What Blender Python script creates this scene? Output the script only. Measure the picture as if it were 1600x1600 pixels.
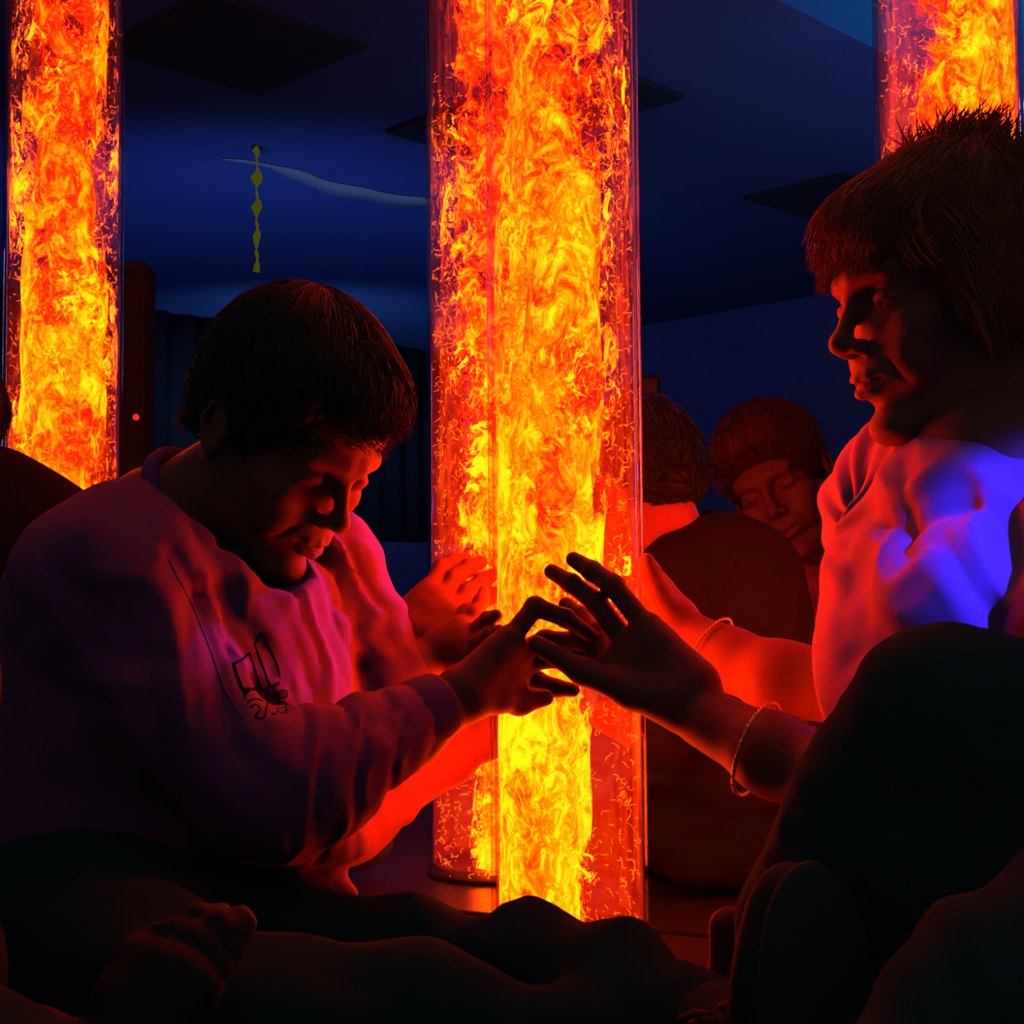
import bpy, bmesh, math, random
import numpy as np
from mathutils import Vector, Matrix
from mathutils.bvhtree import BVHTree

for o in list(bpy.data.objects): bpy.data.objects.remove(o)
S = bpy.context.scene
COL = S.collection
random.seed(4); RNG = np.random.default_rng(7)

# ---------------- camera ----------------
CZ, FPX = 0.3516, 2200.0
PITCH, ROLL = math.radians(3.0), math.radians(0.5)
cam_d = bpy.data.cameras.new('camera'); cam = bpy.data.objects.new('camera', cam_d); COL.objects.link(cam)
cam_d.sensor_fit = 'HORIZONTAL'; cam_d.sensor_width = 36.0; cam_d.lens = 36.0*FPX/1600.0; cam_d.clip_start = 0.05
RC = (Matrix.Rotation(math.pi/2+PITCH, 3, 'X') @ Matrix.Rotation(-ROLL, 3, 'Z'))
cam.matrix_world = Matrix.Translation((0, 0, CZ)) @ RC.to_4x4()
S.camera = cam
RCN = np.array(RC)
def P(px, py, Y):
    """world point on the ray of a photo pixel at distance Y into the room"""
    d = RCN @ np.array([(px-800)/FPX, (800-py)/FPX, -1.0])
    return np.array([0, 0, CZ]) + d*(Y/d[1])
def px(n, Y): return n*Y/FPX

# ---------------- look, world, lights ----------------
S.view_settings.view_transform = 'Standard'; S.view_settings.look = 'None'
S.view_settings.exposure = 0.0; S.view_settings.gamma = 1.0; S.view_settings.use_curve_mapping = False
S.cycles.use_denoising = True
S.cycles.transparent_max_bounces = 24; S.cycles.max_bounces = 8; S.cycles.diffuse_bounces = 0; S.cycles.glossy_bounces = 3
S.cycles.sample_clamp_indirect = 4.0
w = bpy.data.worlds.new('world'); S.world = w; w.use_nodes = True
bg = w.node_tree.nodes['Background']; bg.inputs[0].default_value = (0.30, 0.48, 0.55, 1); bg.inputs[1].default_value = 0.075

def light(name, kind, loc, target, color, power, size=0.1, angle=60, blend=0.6, sy=None):
    l = bpy.data.lights.new(name, kind); l.color = color; l.energy = power
    if kind == 'SPOT': l.spot_size = math.radians(angle); l.spot_blend = blend; l.shadow_soft_size = size
    elif kind == 'POINT': l.shadow_soft_size = size
    elif kind == 'AREA':
        l.size = size
        if sy: l.shape = 'RECTANGLE'; l.size_y = sy
    o = bpy.data.objects.new(name, l); COL.objects.link(o)
    o.location = loc
    o.rotation_euler = (Vector(target)-Vector(loc)).to_track_quat('-Z', 'Y').to_euler()
    return o
BLUE = (0.035, 0.10, 1.0); UV = (0.025, 0.03, 1.0)
# blue wash lamps of the room on ceiling and far walls
light('blue_wash_lamp', 'SPOT', (-1.2, 6.4, 0.5), (-1.4, 8.6, 2.45), (0.10, 0.17, 1.0), 66, 0.1, 125, 1.0)
light('blue_wash_lamp', 'SPOT', (2.4, 4.2, 0.4), (1.5, 7.5, 2.3), (0.20, 0.28, 1.0), 62, 0.1, 140, 1.0)
light('blue_glow_lamp', 'SPOT', (-1.6, 9.4, 0.9), (-1.5, 11.2, 2.35), (0.14, 0.34, 1.0), 44, 0.1, 100, 1.0)
light('pale_wash_lamp', 'SPOT', (1.6, 4.2, 1.7), (1.7, 5.0, 2.45), (0.05, 0.55, 1.0), 1.1, 0.1, 100, 1.0)
# blacklight on the white shirt, from the right above the camera side
light('blacklight_lamp', 'SPOT', (0.74, 0.02, 1.02), tuple(P(1590, 965, 1.04)), UV, 150, 0.012, 10.8, 0.5)
# blacklight from behind right on the boy's shirt front
light('blacklight_lamp', 'SPOT', (0.75, 2.6, 1.25), tuple(P(585, 870, 1.38)), UV, 70, 0.03, 10.5, 0.6)
# unseen upright violet strip lights, added to put streaks in the acrylic
light('added_strip_light', 'AREA', (2.3, 5.2, 1.45), (0.0, 1.4, 0.6), (0.50, 0.42, 1.0), 2.2, 0.035, sy=1.5)
light('added_strip_light', 'AREA', (-2.9, 4.6, 1.35), (0.0, 1.4, 0.6), (0.60, 0.36, 1.0), 1.6, 0.025, sy=1.3)
light('violet_spot_lamp', 'POINT', (3.1, 4.3, 1.32), (0, 1.4, 0.6), (0.30, 0.10, 1.0), 1.3, 0.05)
light('violet_spot_lamp', 'POINT', (-3.4, 4.4, 1.32), (0, 1.4, 0.6), (0.30, 0.10, 1.0), 1.3, 0.05)

# ---------------- materials ----------------
def mat(name, base=(0.5, 0.5, 0.5), rough=0.7, spec=0.3, bump=None, var=None, sheen=0, sss=0):
    m = bpy.data.materials.new(name); m.use_nodes = True
    nt = m.node_tree; b = nt.nodes['Principled BSDF']
    b.inputs['Base Color'].default_value = (*base, 1); b.inputs['Roughness'].default_value = rough
    b.inputs['Specular IOR Level'].default_value = spec
    if sheen: b.inputs['Sheen Weight'].default_value = sheen
    if sss:
        b.inputs['Subsurface Weight'].default_value = sss; b.inputs['Subsurface Radius'].default_value = (0.02, 0.006, 0.003)
        b.inputs['Subsurface Scale'].default_value = 0.35
    tc = nt.nodes.new('ShaderNodeTexCoord')
    if var:
        sc, col2 = var
        n = nt.nodes.new('ShaderNodeTexNoise'); n.inputs['Scale'].default_value = sc; n.inputs['Detail'].default_value = 4
        nt.links.new(tc.outputs['Object'], n.inputs['Vector'])
        mx = nt.nodes.new('ShaderNodeMix'); mx.data_type = 'RGBA'
        mx.inputs[6].default_value = (*base, 1); mx.inputs[7].default_value = (*col2, 1)
        nt.links.new(n.outputs['Fac'], mx.inputs[0]); nt.links.new(mx.outputs[2], b.inputs['Base Color'])
    if bump:
        sc, st, dist = bump
        n = nt.nodes.new('ShaderNodeTexNoise'); n.inputs['Scale'].default_value = sc; n.inputs['Detail'].default_value = 5
        nt.links.new(tc.outputs['Object'], n.inputs['Vector'])
        bp = nt.nodes.new('ShaderNodeBump'); bp.inputs['Strength'].default_value = st; bp.inputs['Distance'].default_value = dist
        nt.links.new(n.outputs['Fac'], bp.inputs['Height']); nt.links.new(bp.outputs['Normal'], b.inputs['Normal'])
    return m
M = {}
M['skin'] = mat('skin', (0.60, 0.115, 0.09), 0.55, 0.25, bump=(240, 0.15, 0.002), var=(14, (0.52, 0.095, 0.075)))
M['skin_dimmed'] = mat('skin_dimmed', (0.085, 0.035, 0.035), 0.6, 0.2, bump=(240, 0.12, 0.002))  # skin darkened in its colour to imitate dim light on these figures
M['eye'] = mat('eye_white', (0.7, 0.68, 0.65), 0.15, 0.5)
M['iris'] = mat('iris', (0.03, 0.04, 0.06), 0.1, 0.5)
M['lip'] = mat('lip', (0.45, 0.18, 0.16), 0.4, 0.4)
M['tooth'] = mat('tooth', (0.7, 0.66, 0.6), 0.2, 0.5)
M['hair_dark'] = mat('hair_dark_brown', (0.09, 0.035, 0.024), 0.45, 0.4, var=(60, (0.05, 0.02, 0.015)))
M['hair_black'] = mat('hair_black', (0.02, 0.018, 0.018), 0.5, 0.3)
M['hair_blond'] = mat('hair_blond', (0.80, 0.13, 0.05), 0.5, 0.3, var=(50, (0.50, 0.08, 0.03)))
M['hair_sandy'] = mat('hair_sandy', (0.06, 0.03, 0.015), 0.6, 0.2, var=(50, (0.04, 0.02, 0.012)))
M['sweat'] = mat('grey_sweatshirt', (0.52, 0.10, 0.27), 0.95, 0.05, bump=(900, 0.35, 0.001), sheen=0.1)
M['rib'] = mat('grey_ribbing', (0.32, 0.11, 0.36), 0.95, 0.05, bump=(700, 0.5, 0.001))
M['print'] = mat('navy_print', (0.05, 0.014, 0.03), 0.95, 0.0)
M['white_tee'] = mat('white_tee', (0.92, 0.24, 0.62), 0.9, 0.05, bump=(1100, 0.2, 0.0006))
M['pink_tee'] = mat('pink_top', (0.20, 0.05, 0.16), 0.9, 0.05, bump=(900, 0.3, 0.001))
M['dark_top'] = mat('dark_maroon_top', (0.035, 0.025, 0.03), 0.95, 0.03, bump=(700, 0.4, 0.001), var=(5, (0.028, 0.022, 0.026)))
M['black_top'] = mat('black_top', (0.022, 0.02, 0.024), 0.95, 0.05, bump=(700, 0.4, 0.001))
M['dark_trousers'] = mat('dark_trousers', (0.05, 0.085, 0.085), 0.95, 0.03, bump=(600, 0.5, 0.001), var=(7, (0.04, 0.07, 0.07)))
M['corduroy'] = mat('dark_corduroy', (0.055, 0.085, 0.085), 0.9, 0.06, bump=(600, 0.5, 0.001))
M['shoe'] = mat('dark_canvas_shoe', (0.055, 0.06, 0.045), 0.8, 0.15, bump=(500, 0.4, 0.001))
M['rubber'] = mat('dark_rubber', (0.075, 0.085, 0.062), 0.75, 0.15, bump=(300, 0.3, 0.001))
M['lace'] = mat('red_glint_lace', (0.5, 0.08, 0.06), 0.8, 0.1)  # red glints of the tube light put into the lace colour
M['red_lit'] = mat('red_lit_shoe', (0.45, 0.04, 0.05), 0.7, 0.2)  # red tube light on the shoe edge put into its colour
M['gold'] = mat('gold', (0.95, 0.62, 0.22), 0.22, 0.5); M['gold'].node_tree.nodes['Principled BSDF'].inputs['Metallic'].default_value = 1.0
M['black_plastic'] = mat('black_plastic', (0.02, 0.02, 0.022), 0.4, 0.4)
M['cabinet'] = mat('dark_cabinet', (0.012, 0.016, 0.022), 0.8, 0.04, bump=(200, 0.2, 0.001))
M['ceiling'] = mat('ceiling_tiles', (0.14, 0.27, 0.44), 0.95, 0.05, var=(0.5, (0.09, 0.19, 0.32)), bump=(40, 0.2, 0.005))
M['ceiling_pale'] = mat('pale_bulkhead', (0.06, 0.55, 0.75), 0.9, 0.05)
M['dark_tile'] = mat('dark_ceiling_tile', (0.06, 0.10, 0.085), 0.95, 0.05)
M['wall_dark'] = mat('dark_drape', (0.05, 0.06, 0.06), 0.95, 0.05)
M['dado'] = mat('blue_dado', (0.18, 0.42, 0.65), 0.9, 0.05, var=(1.2, (0.12, 0.3, 0.5)))
M['wall_blue'] = mat('blue_wall', (0.14, 0.32, 0.55), 0.95, 0.05, var=(0.7, (0.10, 0.22, 0.4)))
M['floor'] = mat('vinyl_floor', (0.045, 0.035, 0.05), 0.30, 0.45, bump=(120, 0.15, 0.001))
M['seam'] = mat('floor_seam', (0.015, 0.012, 0.012), 0.8, 0.1)


def emit(name, col, st):
    m = bpy.data.materials.new(name); m.use_nodes = True; nt = m.node_tree; nt.nodes.clear()
    o = nt.nodes.new('ShaderNodeOutputMaterial'); e = nt.nodes.new('ShaderNodeEmission')
    e.inputs[0].default_value = (*col, 1); e.inputs[1].default_value = st; nt.links.new(e.outputs[0], o.inputs[0]); return m
M['green'] = emit('glowing_green', (0.55, 0.62, 0.02), 0.10)  # faint glow added, the streamer stays dark under the blue lamps alone
M['led'] = emit('red_led', (1, 0.03, 0.02), 0.9)

# ---------------- mesh helpers ----------------
def tag(o, label=None, cat=None, group=None, kind=None):
    if label: o['label'] = label
    if cat: o['category'] = cat
    if group: o['group'] = group
    if kind: o['kind'] = kind
    return o
def mesh_obj(name, V, F, m=None, parent=None, smooth=True):
    """V (n,3) array, F list of faces or (m,4) array"""
    me = bpy.data.meshes.new(name)
    V = np.asarray(V, dtype=np.float32)
    if isinstance(F, np.ndarray):
        k = F.shape[1]
        me.vertices.add(len(V)); me.vertices.foreach_set('co', V.ravel())
        me.loops.add(F.size); me.loops.foreach_set('vertex_index', F.ravel().astype(np.int32))
        me.polygons.add(len(F)); me.polygons.foreach_set('loop_start', np.arange(0, F.size, k, dtype=np.int32))
        me.update(calc_edges=True)
    else:
        me.from_pydata([tuple(map(float, v)) for v in V], [], [tuple(int(i) for i in f) for f in F]); me.update()
    if smooth: me.polygons.foreach_set('use_smooth', [True]*len(me.polygons))
    if m is not None: me.materials.append(m)
    o = bpy.data.objects.new(name, me); COL.objects.link(o)
    if parent is not None: o.parent = parent
    return o
def join_VF(parts):
    """parts: list of (V, F(n,4 or 3 ndarray or list), matindex)"""
    Vs, Fs, Ms, off = [], [], [], 0
    for V, F, mi in parts:
        V = np.asarray(V, float); Vs.append(V)
        for f in (F.tolist() if isinstance(F, np.ndarray) else F): Fs.append(tuple(i+off for i in f)); Ms.append(mi)
        off += len(V)
    return np.vstack(Vs), Fs, Ms
def multi_obj(name, parts, mats, parent=None, smooth=True):
    V, F, Ms = join_VF(parts)
    o = mesh_obj(name, V, F, None, parent, smooth)
    for m in mats: o.data.materials.append(m)
    o.data.polygons.foreach_set('material_index', Ms)
    return o
def empty(name, loc=(0, 0, 0)):
    o = bpy.data.objects.new(name, None); COL.objects.link(o); o.location = tuple(loc); o.empty_display_size = 0.05; return o
def keep(child, parent):
    """parent without moving a mesh authored in world space"""
    child.parent = parent; child.matrix_parent_inverse = Matrix.Translation(parent.location).inverted(); return child

def tube_VF(pts, rad, n=8, cap=True):
    pts = np.asarray(pts, float); rad = np.broadcast_to(np.asarray(rad, float), (len(pts),))
    t = np.gradient(pts, axis=0); t /= np.linalg.norm(t, axis=1)[:, None]+1e-12
    up = np.array([0, 0, 1.0]) if abs(t[0][2]) < 0.9 else np.array([1.0, 0, 0])
    V = []; a = np.linspace(0, 2*np.pi, n, endpoint=False); s = np.cross(t[0], up); s /= np.linalg.norm(s)
    for i in range(len(pts)):
        s = s-t[i]*np.dot(s, t[i]); s /= np.linalg.norm(s)+1e-12; b = np.cross(t[i], s)
        V.append(pts[i]+rad[i]*(np.outer(np.cos(a), s)+np.outer(np.sin(a), b)))
    V = np.vstack(V); F = []
    for i in range(len(pts)-1):
        for j in range(n):
            F.append((i*n+j, i*n+(j+1) % n, (i+1)*n+(j+1) % n, (i+1)*n+j))
    if cap:
        F.append(tuple(range(n-1, -1, -1))); F.append(tuple(range((len(pts)-1)*n, len(pts)*n)))
    return V, F
def box_VF(c, h, R=None):
    c = np.asarray(c, float); h = np.asarray(h, float)
    s = np.array([[x, y, z] for x in (-1, 1) for y in (-1, 1) for z in (-1, 1)], float)*h
    if R is not None: s = s @ np.asarray(R).T
    return s+c, [(0, 1, 3, 2), (4, 6, 7, 5), (0, 4, 5, 1), (2, 3, 7, 6), (0, 2, 6, 4), (1, 5, 7, 3)]
def bevel(o, w=0.004, seg=3):
    b = o.modifiers.new('bevel', 'BEVEL'); b.width = w; b.segments = seg; b.limit_method = 'ANGLE'; return o
def lathe_VF(prof, c, n=64):
    V = []; F = []
    for r, z in prof:
        for j in range(n):
            a = 2*math.pi*j/n; V.append((c[0]+r*math.cos(a), c[1]+r*math.sin(a), z))
    for i in range(len(prof)-1):
        for j in range(n): F.append((i*n+j, i*n+(j+1) % n, (i+1)*n+(j+1) % n, (i+1)*n+j))
    return np.array(V), F

# ---------------- signed distance modelling ----------------
def frame(f, up=(0, 0, 1)):
    """columns: forward, left, up"""
    f = np.asarray(f, float); f = f/np.linalg.norm(f); u = np.asarray(up, float)
    l = np.cross(u, f); l /= np.linalg.norm(l); u = np.cross(f, l)
    return np.stack([f, l, u], axis=1)
class SDF:
    def __init__(s): s.ops = []; s.o = np.zeros(3); s.R = np.eye(3); s.sc = 1.0
    def local(s, o, R, sc=1.0): s.o = np.asarray(o, float); s.R = np.asarray(R, float); s.sc = sc; return s
    def world(s): return s.local((0, 0, 0), np.eye(3), 1.0)
    def w(s, p): return s.o + s.R @ (np.asarray(p, float)*s.sc)
    def ell(s, c, r, k=0.012, sub=False, R=None):
        RR = s.R if R is None else s.R @ np.asarray(R, float)
        r = np.asarray(r, float)*s.sc; c = s.w(c); ext = np.sqrt((RR**2) @ (r**2))
        s.ops.append(('e', c-ext, c+ext, k*s.sc, sub, (c, r, RR))); return s
    def cap(s, a, b, ra, rb, k=0.01, sub=False):
        a = s.w(a); b = s.w(b); ra *= s.sc; rb *= s.sc; r = max(ra, rb)
        s.ops.append(('c', np.minimum(a, b)-r, np.maximum(a, b)+r, k*s.sc, sub, (a, b, ra, rb))); return s
    def chain(s, pts, rad, k=0.01, sub=False):
        for i in range(len(pts)-1): s.cap(pts[i], pts[i+1], rad[i], rad[i+1], k, sub)
        return s
    def box(s, c, h, k=0.01, sub=False, R=None, rnd=0.005):
        RR = s.R if R is None else s.R @ np.asarray(R, float)
        h = np.asarray(h, float)*s.sc; c = s.w(c); ext = np.abs(RR) @ h
        s.ops.append(('b', c-ext, c+ext, k*s.sc, sub, (c, h, RR, rnd*s.sc))); return s
    def disp(s, c, rad, fn):
        """fn(x,y,z) added distance (negative = outward), faded by a gaussian round c (None = everywhere)"""
        s.ops.append(('d', None, None, 0, False, (None if c is None else np.asarray(c, float), rad, fn))); return s
    def mesh(s, res, smooth=1):
        pos = [o for o in s.ops if o[0] != 'd' and not o[4]]
        lo = np.min([o[1] for o in pos], axis=0)-4*res-0.012; hi = np.max([o[2] for o in pos], axis=0)+4*res+0.012
        n = np.ceil((hi-lo)/res).astype(int)+1
        ax = [(lo[i]+res*np.arange(n[i])).astype(np.float32) for i in range(3)]
        D = np.full(n, 0.05, dtype=np.float32)
        for kind, l, h, k, sub, a in s.ops:
            if kind == 'd':
                c, rad, fn = a
                sl = [slice(0, n[i]) for i in range(3)] if c is None else [slice(max(0, int((c[i]-2.2*rad-lo[i])/res)), min(n[i], int((c[i]+2.2*rad-lo[i])/res)+1)) for i in range(3)]
                if any(q.stop <= q.start for q in sl): continue
                X, Y, Z = np.meshgrid(ax[0][sl[0]], ax[1][sl[1]], ax[2][sl[2]], indexing='ij', sparse=True)
                v = fn(X, Y, Z)
                if c is not None: v = v*np.exp(-((X-c[0])**2+(Y-c[1])**2+(Z-c[2])**2)/(rad*rad))
                D[tuple(sl)] += v; continue
            mg = k+3*res+0.004
            sl = [slice(max(0, int((l[i]-mg-lo[i])/res)), min(n[i], int((h[i]+mg-lo[i])/res)+2)) for i in range(3)]
            if any(q.stop <= q.start for q in sl): continue
            X, Y, Z = np.meshgrid(ax[0][sl[0]], ax[1][sl[1]], ax[2][sl[2]], indexing='ij', sparse=True)
            if kind == 'e':
                c, r, R = a
                x = X-np.float32(c[0]); y = Y-np.float32(c[1]); z = Z-np.float32(c[2]); k0 = 0; k1 = 0
                for i in range(3):
                    q = (R[0, i]*x+R[1, i]*y+R[2, i]*z)/r[i]; k0 = k0+q*q; k1 = k1+(q/r[i])**2
                k0 = np.sqrt(k0); k1 = np.sqrt(k1)+1e-6; d = np.where(k0 < 0.2, -min(r)*(1-k0), k0*(k0-1)/k1)
            elif kind == 'c':
                p, q, ra, rb = a; ba = q-p; L = float(ba @ ba)+1e-12
                x = X-p[0]; y = Y-p[1]; z = Z-p[2]
                t = np.clip((x*ba[0]+y*ba[1]+z*ba[2])/L, 0, 1)
                d = np.sqrt((x-t*ba[0])**2+(y-t*ba[1])**2+(z-t*ba[2])**2)-(ra+(rb-ra)*t)
            else:
                c, hh, R, rnd = a
                x = X-c[0]; y = Y-c[1]; z = Z-c[2]; q = [np.abs(R[0, i]*x+R[1, i]*y+R[2, i]*z)-(hh[i]-rnd) for i in range(3)]
                d = np.sqrt(sum(np.maximum(v, 0)**2 for v in q))+np.minimum(np.maximum(np.maximum(q[0], q[1]), q[2]), 0)-rnd
            d = d.astype(np.float32); B = D[tuple(sl)]
            if sub: d = -d; m = np.maximum(B, d); e = np.maximum(k-np.abs(B-d), 0)/max(k, 1e-6); B = m+e*e*k/4
            else: m = np.minimum(B, d); e = np.maximum(k-np.abs(B-d), 0)/max(k, 1e-6); B = m-e*e*k/4
            D[tuple(sl)] = B
        return surface_nets(D, lo, res, smooth)
def surface_nets(D, lo, res, smooth=1):
    Sg = D < 0; n = np.array(D.shape); C = n-1
    def cid(i, j, k): return (i*C[1]+j)*C[2]+k
    ids, pos, quads = [], [], []
    for axn in range(3):
        a = [slice(None)]*3; b = [slice(None)]*3; a[axn] = slice(0, -1); b[axn] = slice(1, None)
        cr = Sg[tuple(a)] != Sg[tuple(b)]
        I = np.array(np.nonzero(cr))
        u, v = (axn+1) % 3, (axn+2) % 3
        ok = (I[u] > 0) & (I[v] > 0) & (I[u] < n[u]-1) & (I[v] < n[v]-1); I = I[:, ok]
        J = I.copy(); J[axn] += 1
        d0 = D[tuple(I)]; d1 = D[tuple(J)]; t = d0/(d0-d1)
        p = I.astype(np.float64).copy(); p[axn] += t
        q = []
        for du, dv in ((0, 0), (-1, 0), (-1, -1), (0, -1)):
            K = I.copy(); K[u] += du; K[v] += dv; c = cid(K[0], K[1], K[2]); q.append(c); ids.append(c); pos.append(p)
        q = np.stack(q, 1); flip = d0 >= 0; q[flip] = q[flip][:, ::-1]; quads.append(q)
    ids = np.concatenate(ids); pos = np.concatenate(pos, axis=1); quads = np.concatenate(quads)
    uq, inv = np.unique(ids, return_inverse=True); cnt = np.bincount(inv)
    V = np.stack([np.bincount(inv, weights=pos[i])/cnt for i in range(3)], 1)*res+lo
    F = np.searchsorted(uq, quads)
    for _ in range(smooth):
        A = np.zeros_like(V); c = np.zeros(len(V))
        for i in range(4):
            for j in ((i+1) % 4, (i+3) % 4):
                for k in range(3): A[:, k] += np.bincount(F[:, i], weights=V[F[:, j], k], minlength=len(V))
                c += np.bincount(F[:, i], minlength=len(V))
        V = 0.5*V+0.5*A/np.maximum(c, 1)[:, None]
    return V, F
def folds(dirs, wl, amp, seed=0):
    r = np.random.default_rng(seed); d = np.asarray(dirs, float); d = d/np.linalg.norm(d); k = 2*np.pi/wl
    js = [(r.normal(size=3)*k*0.35, r.uniform(0, 6.28)) for _ in range(3)]
    def fn(X, Y, Z):
        w_ = sum(np.sin(X*j[0]+Y*j[1]+Z*j[2]+ph) for j, ph in js)
        s_ = np.sin((X*d[0]+Y*d[1]+Z*d[2])*k+1.3*w_)
        return (-amp*(s_*np.abs(s_))).astype(np.float32)
    return fn

# ================= SETTING =================
def on_z(pxx, pyy, z):
    d = RCN @ np.array([(pxx-800)/FPX, (800-pyy)/FPX, -1.0]); return np.array([0, 0, CZ])+d*((z-CZ)/d[2])
CEIL = 2.45
def struct(name, parts, m, smooth=False):
    o = multi_obj(name, [(v, f, 0) for v, f in parts], [m], None, smooth); return tag(o, kind='structure')
struct('floor', [box_VF((0.5, 7.0, -0.05), (7.5, 7.6, 0.05))], M['floor'])
struct('ceiling', [box_VF((0.5, 8.4, CEIL+0.05), (7.5, 6.2, 0.05))], M['ceiling'])
c45 = math.sqrt(0.5)
R45 = np.array([[c45, -c45, 0], [c45, c45, 0], [0, 0, 1]])
# two walls meeting in a far corner, the room seen along its diagonal
w1a = on_z(240, 494, CEIL); w1b = on_z(655, 544, CEIL)
k1 = ((w1a[1]-w1a[0])+(w1b[1]-w1b[0]))/2           # wall_left : y = x + k1
cx_ = -0.45; cy_ = cx_+k1; k2 = cy_+cx_            # wall_right: y = -x + k2
def diag_wall(ca, cb, z0, z1, th, sgn):
    """vertical slab along the diagonal from (x0) to (x1)"""
    (xa, ya), (xb, yb) = ca, cb; c = np.array([(xa+xb)/2, (ya+yb)/2, (z0+z1)/2]); L = math.hypot(xb-xa, yb-ya)/2
    t = np.array([xb-xa, yb-ya, 0])/(2*L); n = np.array([-t[1], t[0], 0])*sgn
    return box_VF(c+n*th, (L, th, (z1-z0)/2), np.stack([t, n, [0, 0, 1]], 1))
A1 = (-7.5, -7.5+k1); A2 = (cx_, cy_); A3 = (5.6, -5.6+k2)
struct('wall_left', [diag_wall(A1, A2, 0.0, CEIL, 0.05, 1)], M['wall_dark'])
struct('wall_right', [diag_wall(A2, A3, 0.0, CEIL, 0.05, 1)], M['wall_blue'])
struct('trim_1', [diag_wall((A1[0]+0.05, A1[1]-0.05), (A2[0]-0.02, A2[1]-0.06), 0.0, 0.74, 0.02, 1)], M['dado'])
# far wall dark drape with vertical pleats, hanging above the blue dado
Vd, Fd = [], []; n_ = 260
for i in range(n_+1):
    t = i/n_; x = A1[0]+0.2+(A2[0]-A1[0]-0.3)*t; y = x+k1; o_ = 0.09+0.03*math.sin(t*260)+0.015*math.sin(t*97)
    for z in (0.76, 1.6, CEIL-0.002): Vd.append((x+o_*c45, y-o_*c45, z))
for i in range(n_):
    for j in range(2): a = i*3+j; Fd.append((a, a+3, a+4, a+1))
dr = mesh_obj('curtain', Vd, Fd, M['wall_dark']); dr.modifiers.new('solid', 'SOLIDIFY').thickness = 0.004
tag(dr, 'dark pleated curtain hanging on the far left wall above the blue dado', 'curtain')
# pale bulkhead along the ceiling top right
b1 = on_z(1215, 0, CEIL-0.02); kb = b1[1]-b1[0]
pa = np.array([b1[0]-2.2, b1[1]-2.2]); pb = pa+np.array([5.4, 5.4]); nb = np.array([c45, -c45]); cc = (pa+pb)/2+nb*0.75
struct('trim_2', [box_VF((cc[0], cc[1], CEIL-0.01), (2.7*math.sqrt(2), 0.75, 0.01), R45)], M['ceiling_pale'])
# dark square ceiling tiles of the diagonal grid
def tile(pxx, pyy, label, s=0.31):
    c = on_z(pxx, pyy, CEIL-0.012)
    o = mesh_obj('ceiling_tile', *box_VF((0, 0, 0), (s, s, 0.010), R45), M['dark_tile'], None, False); bevel(o, 0.003, 2)
    o.location = tuple(c); tag(o, label, 'ceiling tile', 'dark tiles in the ceiling grid'); return o
tile(368, 74, 'dark ceiling tile at upper left beside the left bubble tube', 0.36)
tile(910, 152, 'dark ceiling tile half hidden behind the central bubble tube')
tile(1290, 308, 'dark ceiling tile above the fringe of the woman in white')
tile(752, 204, 'dark ceiling tile just left of the rear bubble tube')
# thin pale wavy strip running along the ceiling
sa = on_z(345, 256, CEIL-0.03); sb = on_z(664, 330, CEIL-0.03)
tt = np.linspace(0, 1, 30)[:, None]; pts = sa+(sb-sa)*tt+np.array([[0.03*math.sin(9*t), -0.05*math.sin(7*t), 0] for t in tt[:, 0]])
V, F = [], []
for i in range(30):
    t = tt[i, 0]; hw_ = 0.005+0.10*min(1, t*1.6)+0.012*math.sin(t*23); n_ = np.array([-c45, c45, 0])
    V += [pts[i]-n_*hw_, pts[i]+n_*hw_]
V = np.array(V); V[:, 2] = CEIL-0.006
F = [(2*i, 2*i+1, 2*i+3, 2*i+2) for i in range(29)]
o = mesh_obj('ceiling_strip', V, F, mat('pale_strip', (0.45, 0.75, 0.42), 0.9, 0.05)); o.modifiers.new('s', 'SOLIDIFY').thickness = 0.003
tag(o, 'long pale strip along the blue ceiling behind the boy', 'streamer')
# green twisted hanging
g0 = on_z(401, 228, CEIL); gp = P(403, 425, g0[1]); L_ = g0[2]-gp[2]
V, F = [], []; n_ = 90
for i in range(n_+1):
    t = i/n_; a = t*26; wd = 0.032*(0.75+0.25*math.sin(t*31))*min(1, t*12+.2)
    V += [(wd*math.cos(a)*0.55+wd*0.3, wd*math.sin(a), -L_*t), (-wd*math.cos(a)*0.55-wd*.3, -wd*math.sin(a), -L_*t)]
F = [(2*i, 2*i+1, 2*i+3, 2*i+2) for i in range(n_)]
gs = mesh_obj('hanging_streamer', V, F, M['green']); gs.modifiers.new('s', 'SOLIDIFY').thickness = 0.004
gs.location = (g0[0], g0[1], CEIL); tag(gs, 'green twisted streamer hanging from the ceiling above the boy', 'streamer')
# tall dark speaker cabinet right of the left tube
Ysp = 2.45; a = P(150, 700, Ysp); b = P(226, 408, Ysp); ctr = ((a[0]+b[0])/2, Ysp+0.04)
sp = empty('speaker_cabinet', (ctr[0], ctr[1], 0)); tag(sp, 'tall dark speaker cabinet with a small red light behind the left bubble tube', 'speaker')
hw = (b[0]-a[0])/2; hz = b[2]/2
o = mesh_obj('housing', *box_VF((0, 0, hz), (hw, 0.04, hz)), M['cabinet'], sp, False); bevel(o, 0.006)
o = mesh_obj('front_grille', *box_VF((0, -0.043, hz+0.03), (hw-0.008, 0.003, hz-0.05)), M['cabinet'], sp, False); bevel(o, 0.002)
o = mesh_obj('foot_plate', *box_VF((0, -0.0, 0.010), (hw+0.006, 0.05, 0.010)), M['black_plastic'], sp, False); bevel(o, 0.003)
l = P(213, 652, Ysp-0.006); V, F = lathe_VF([(0.0005, -0.002), (0.0055, -0.002), (0.0055, 0.002), (0.0005, 0.003)], (0, 0), 16)
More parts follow.
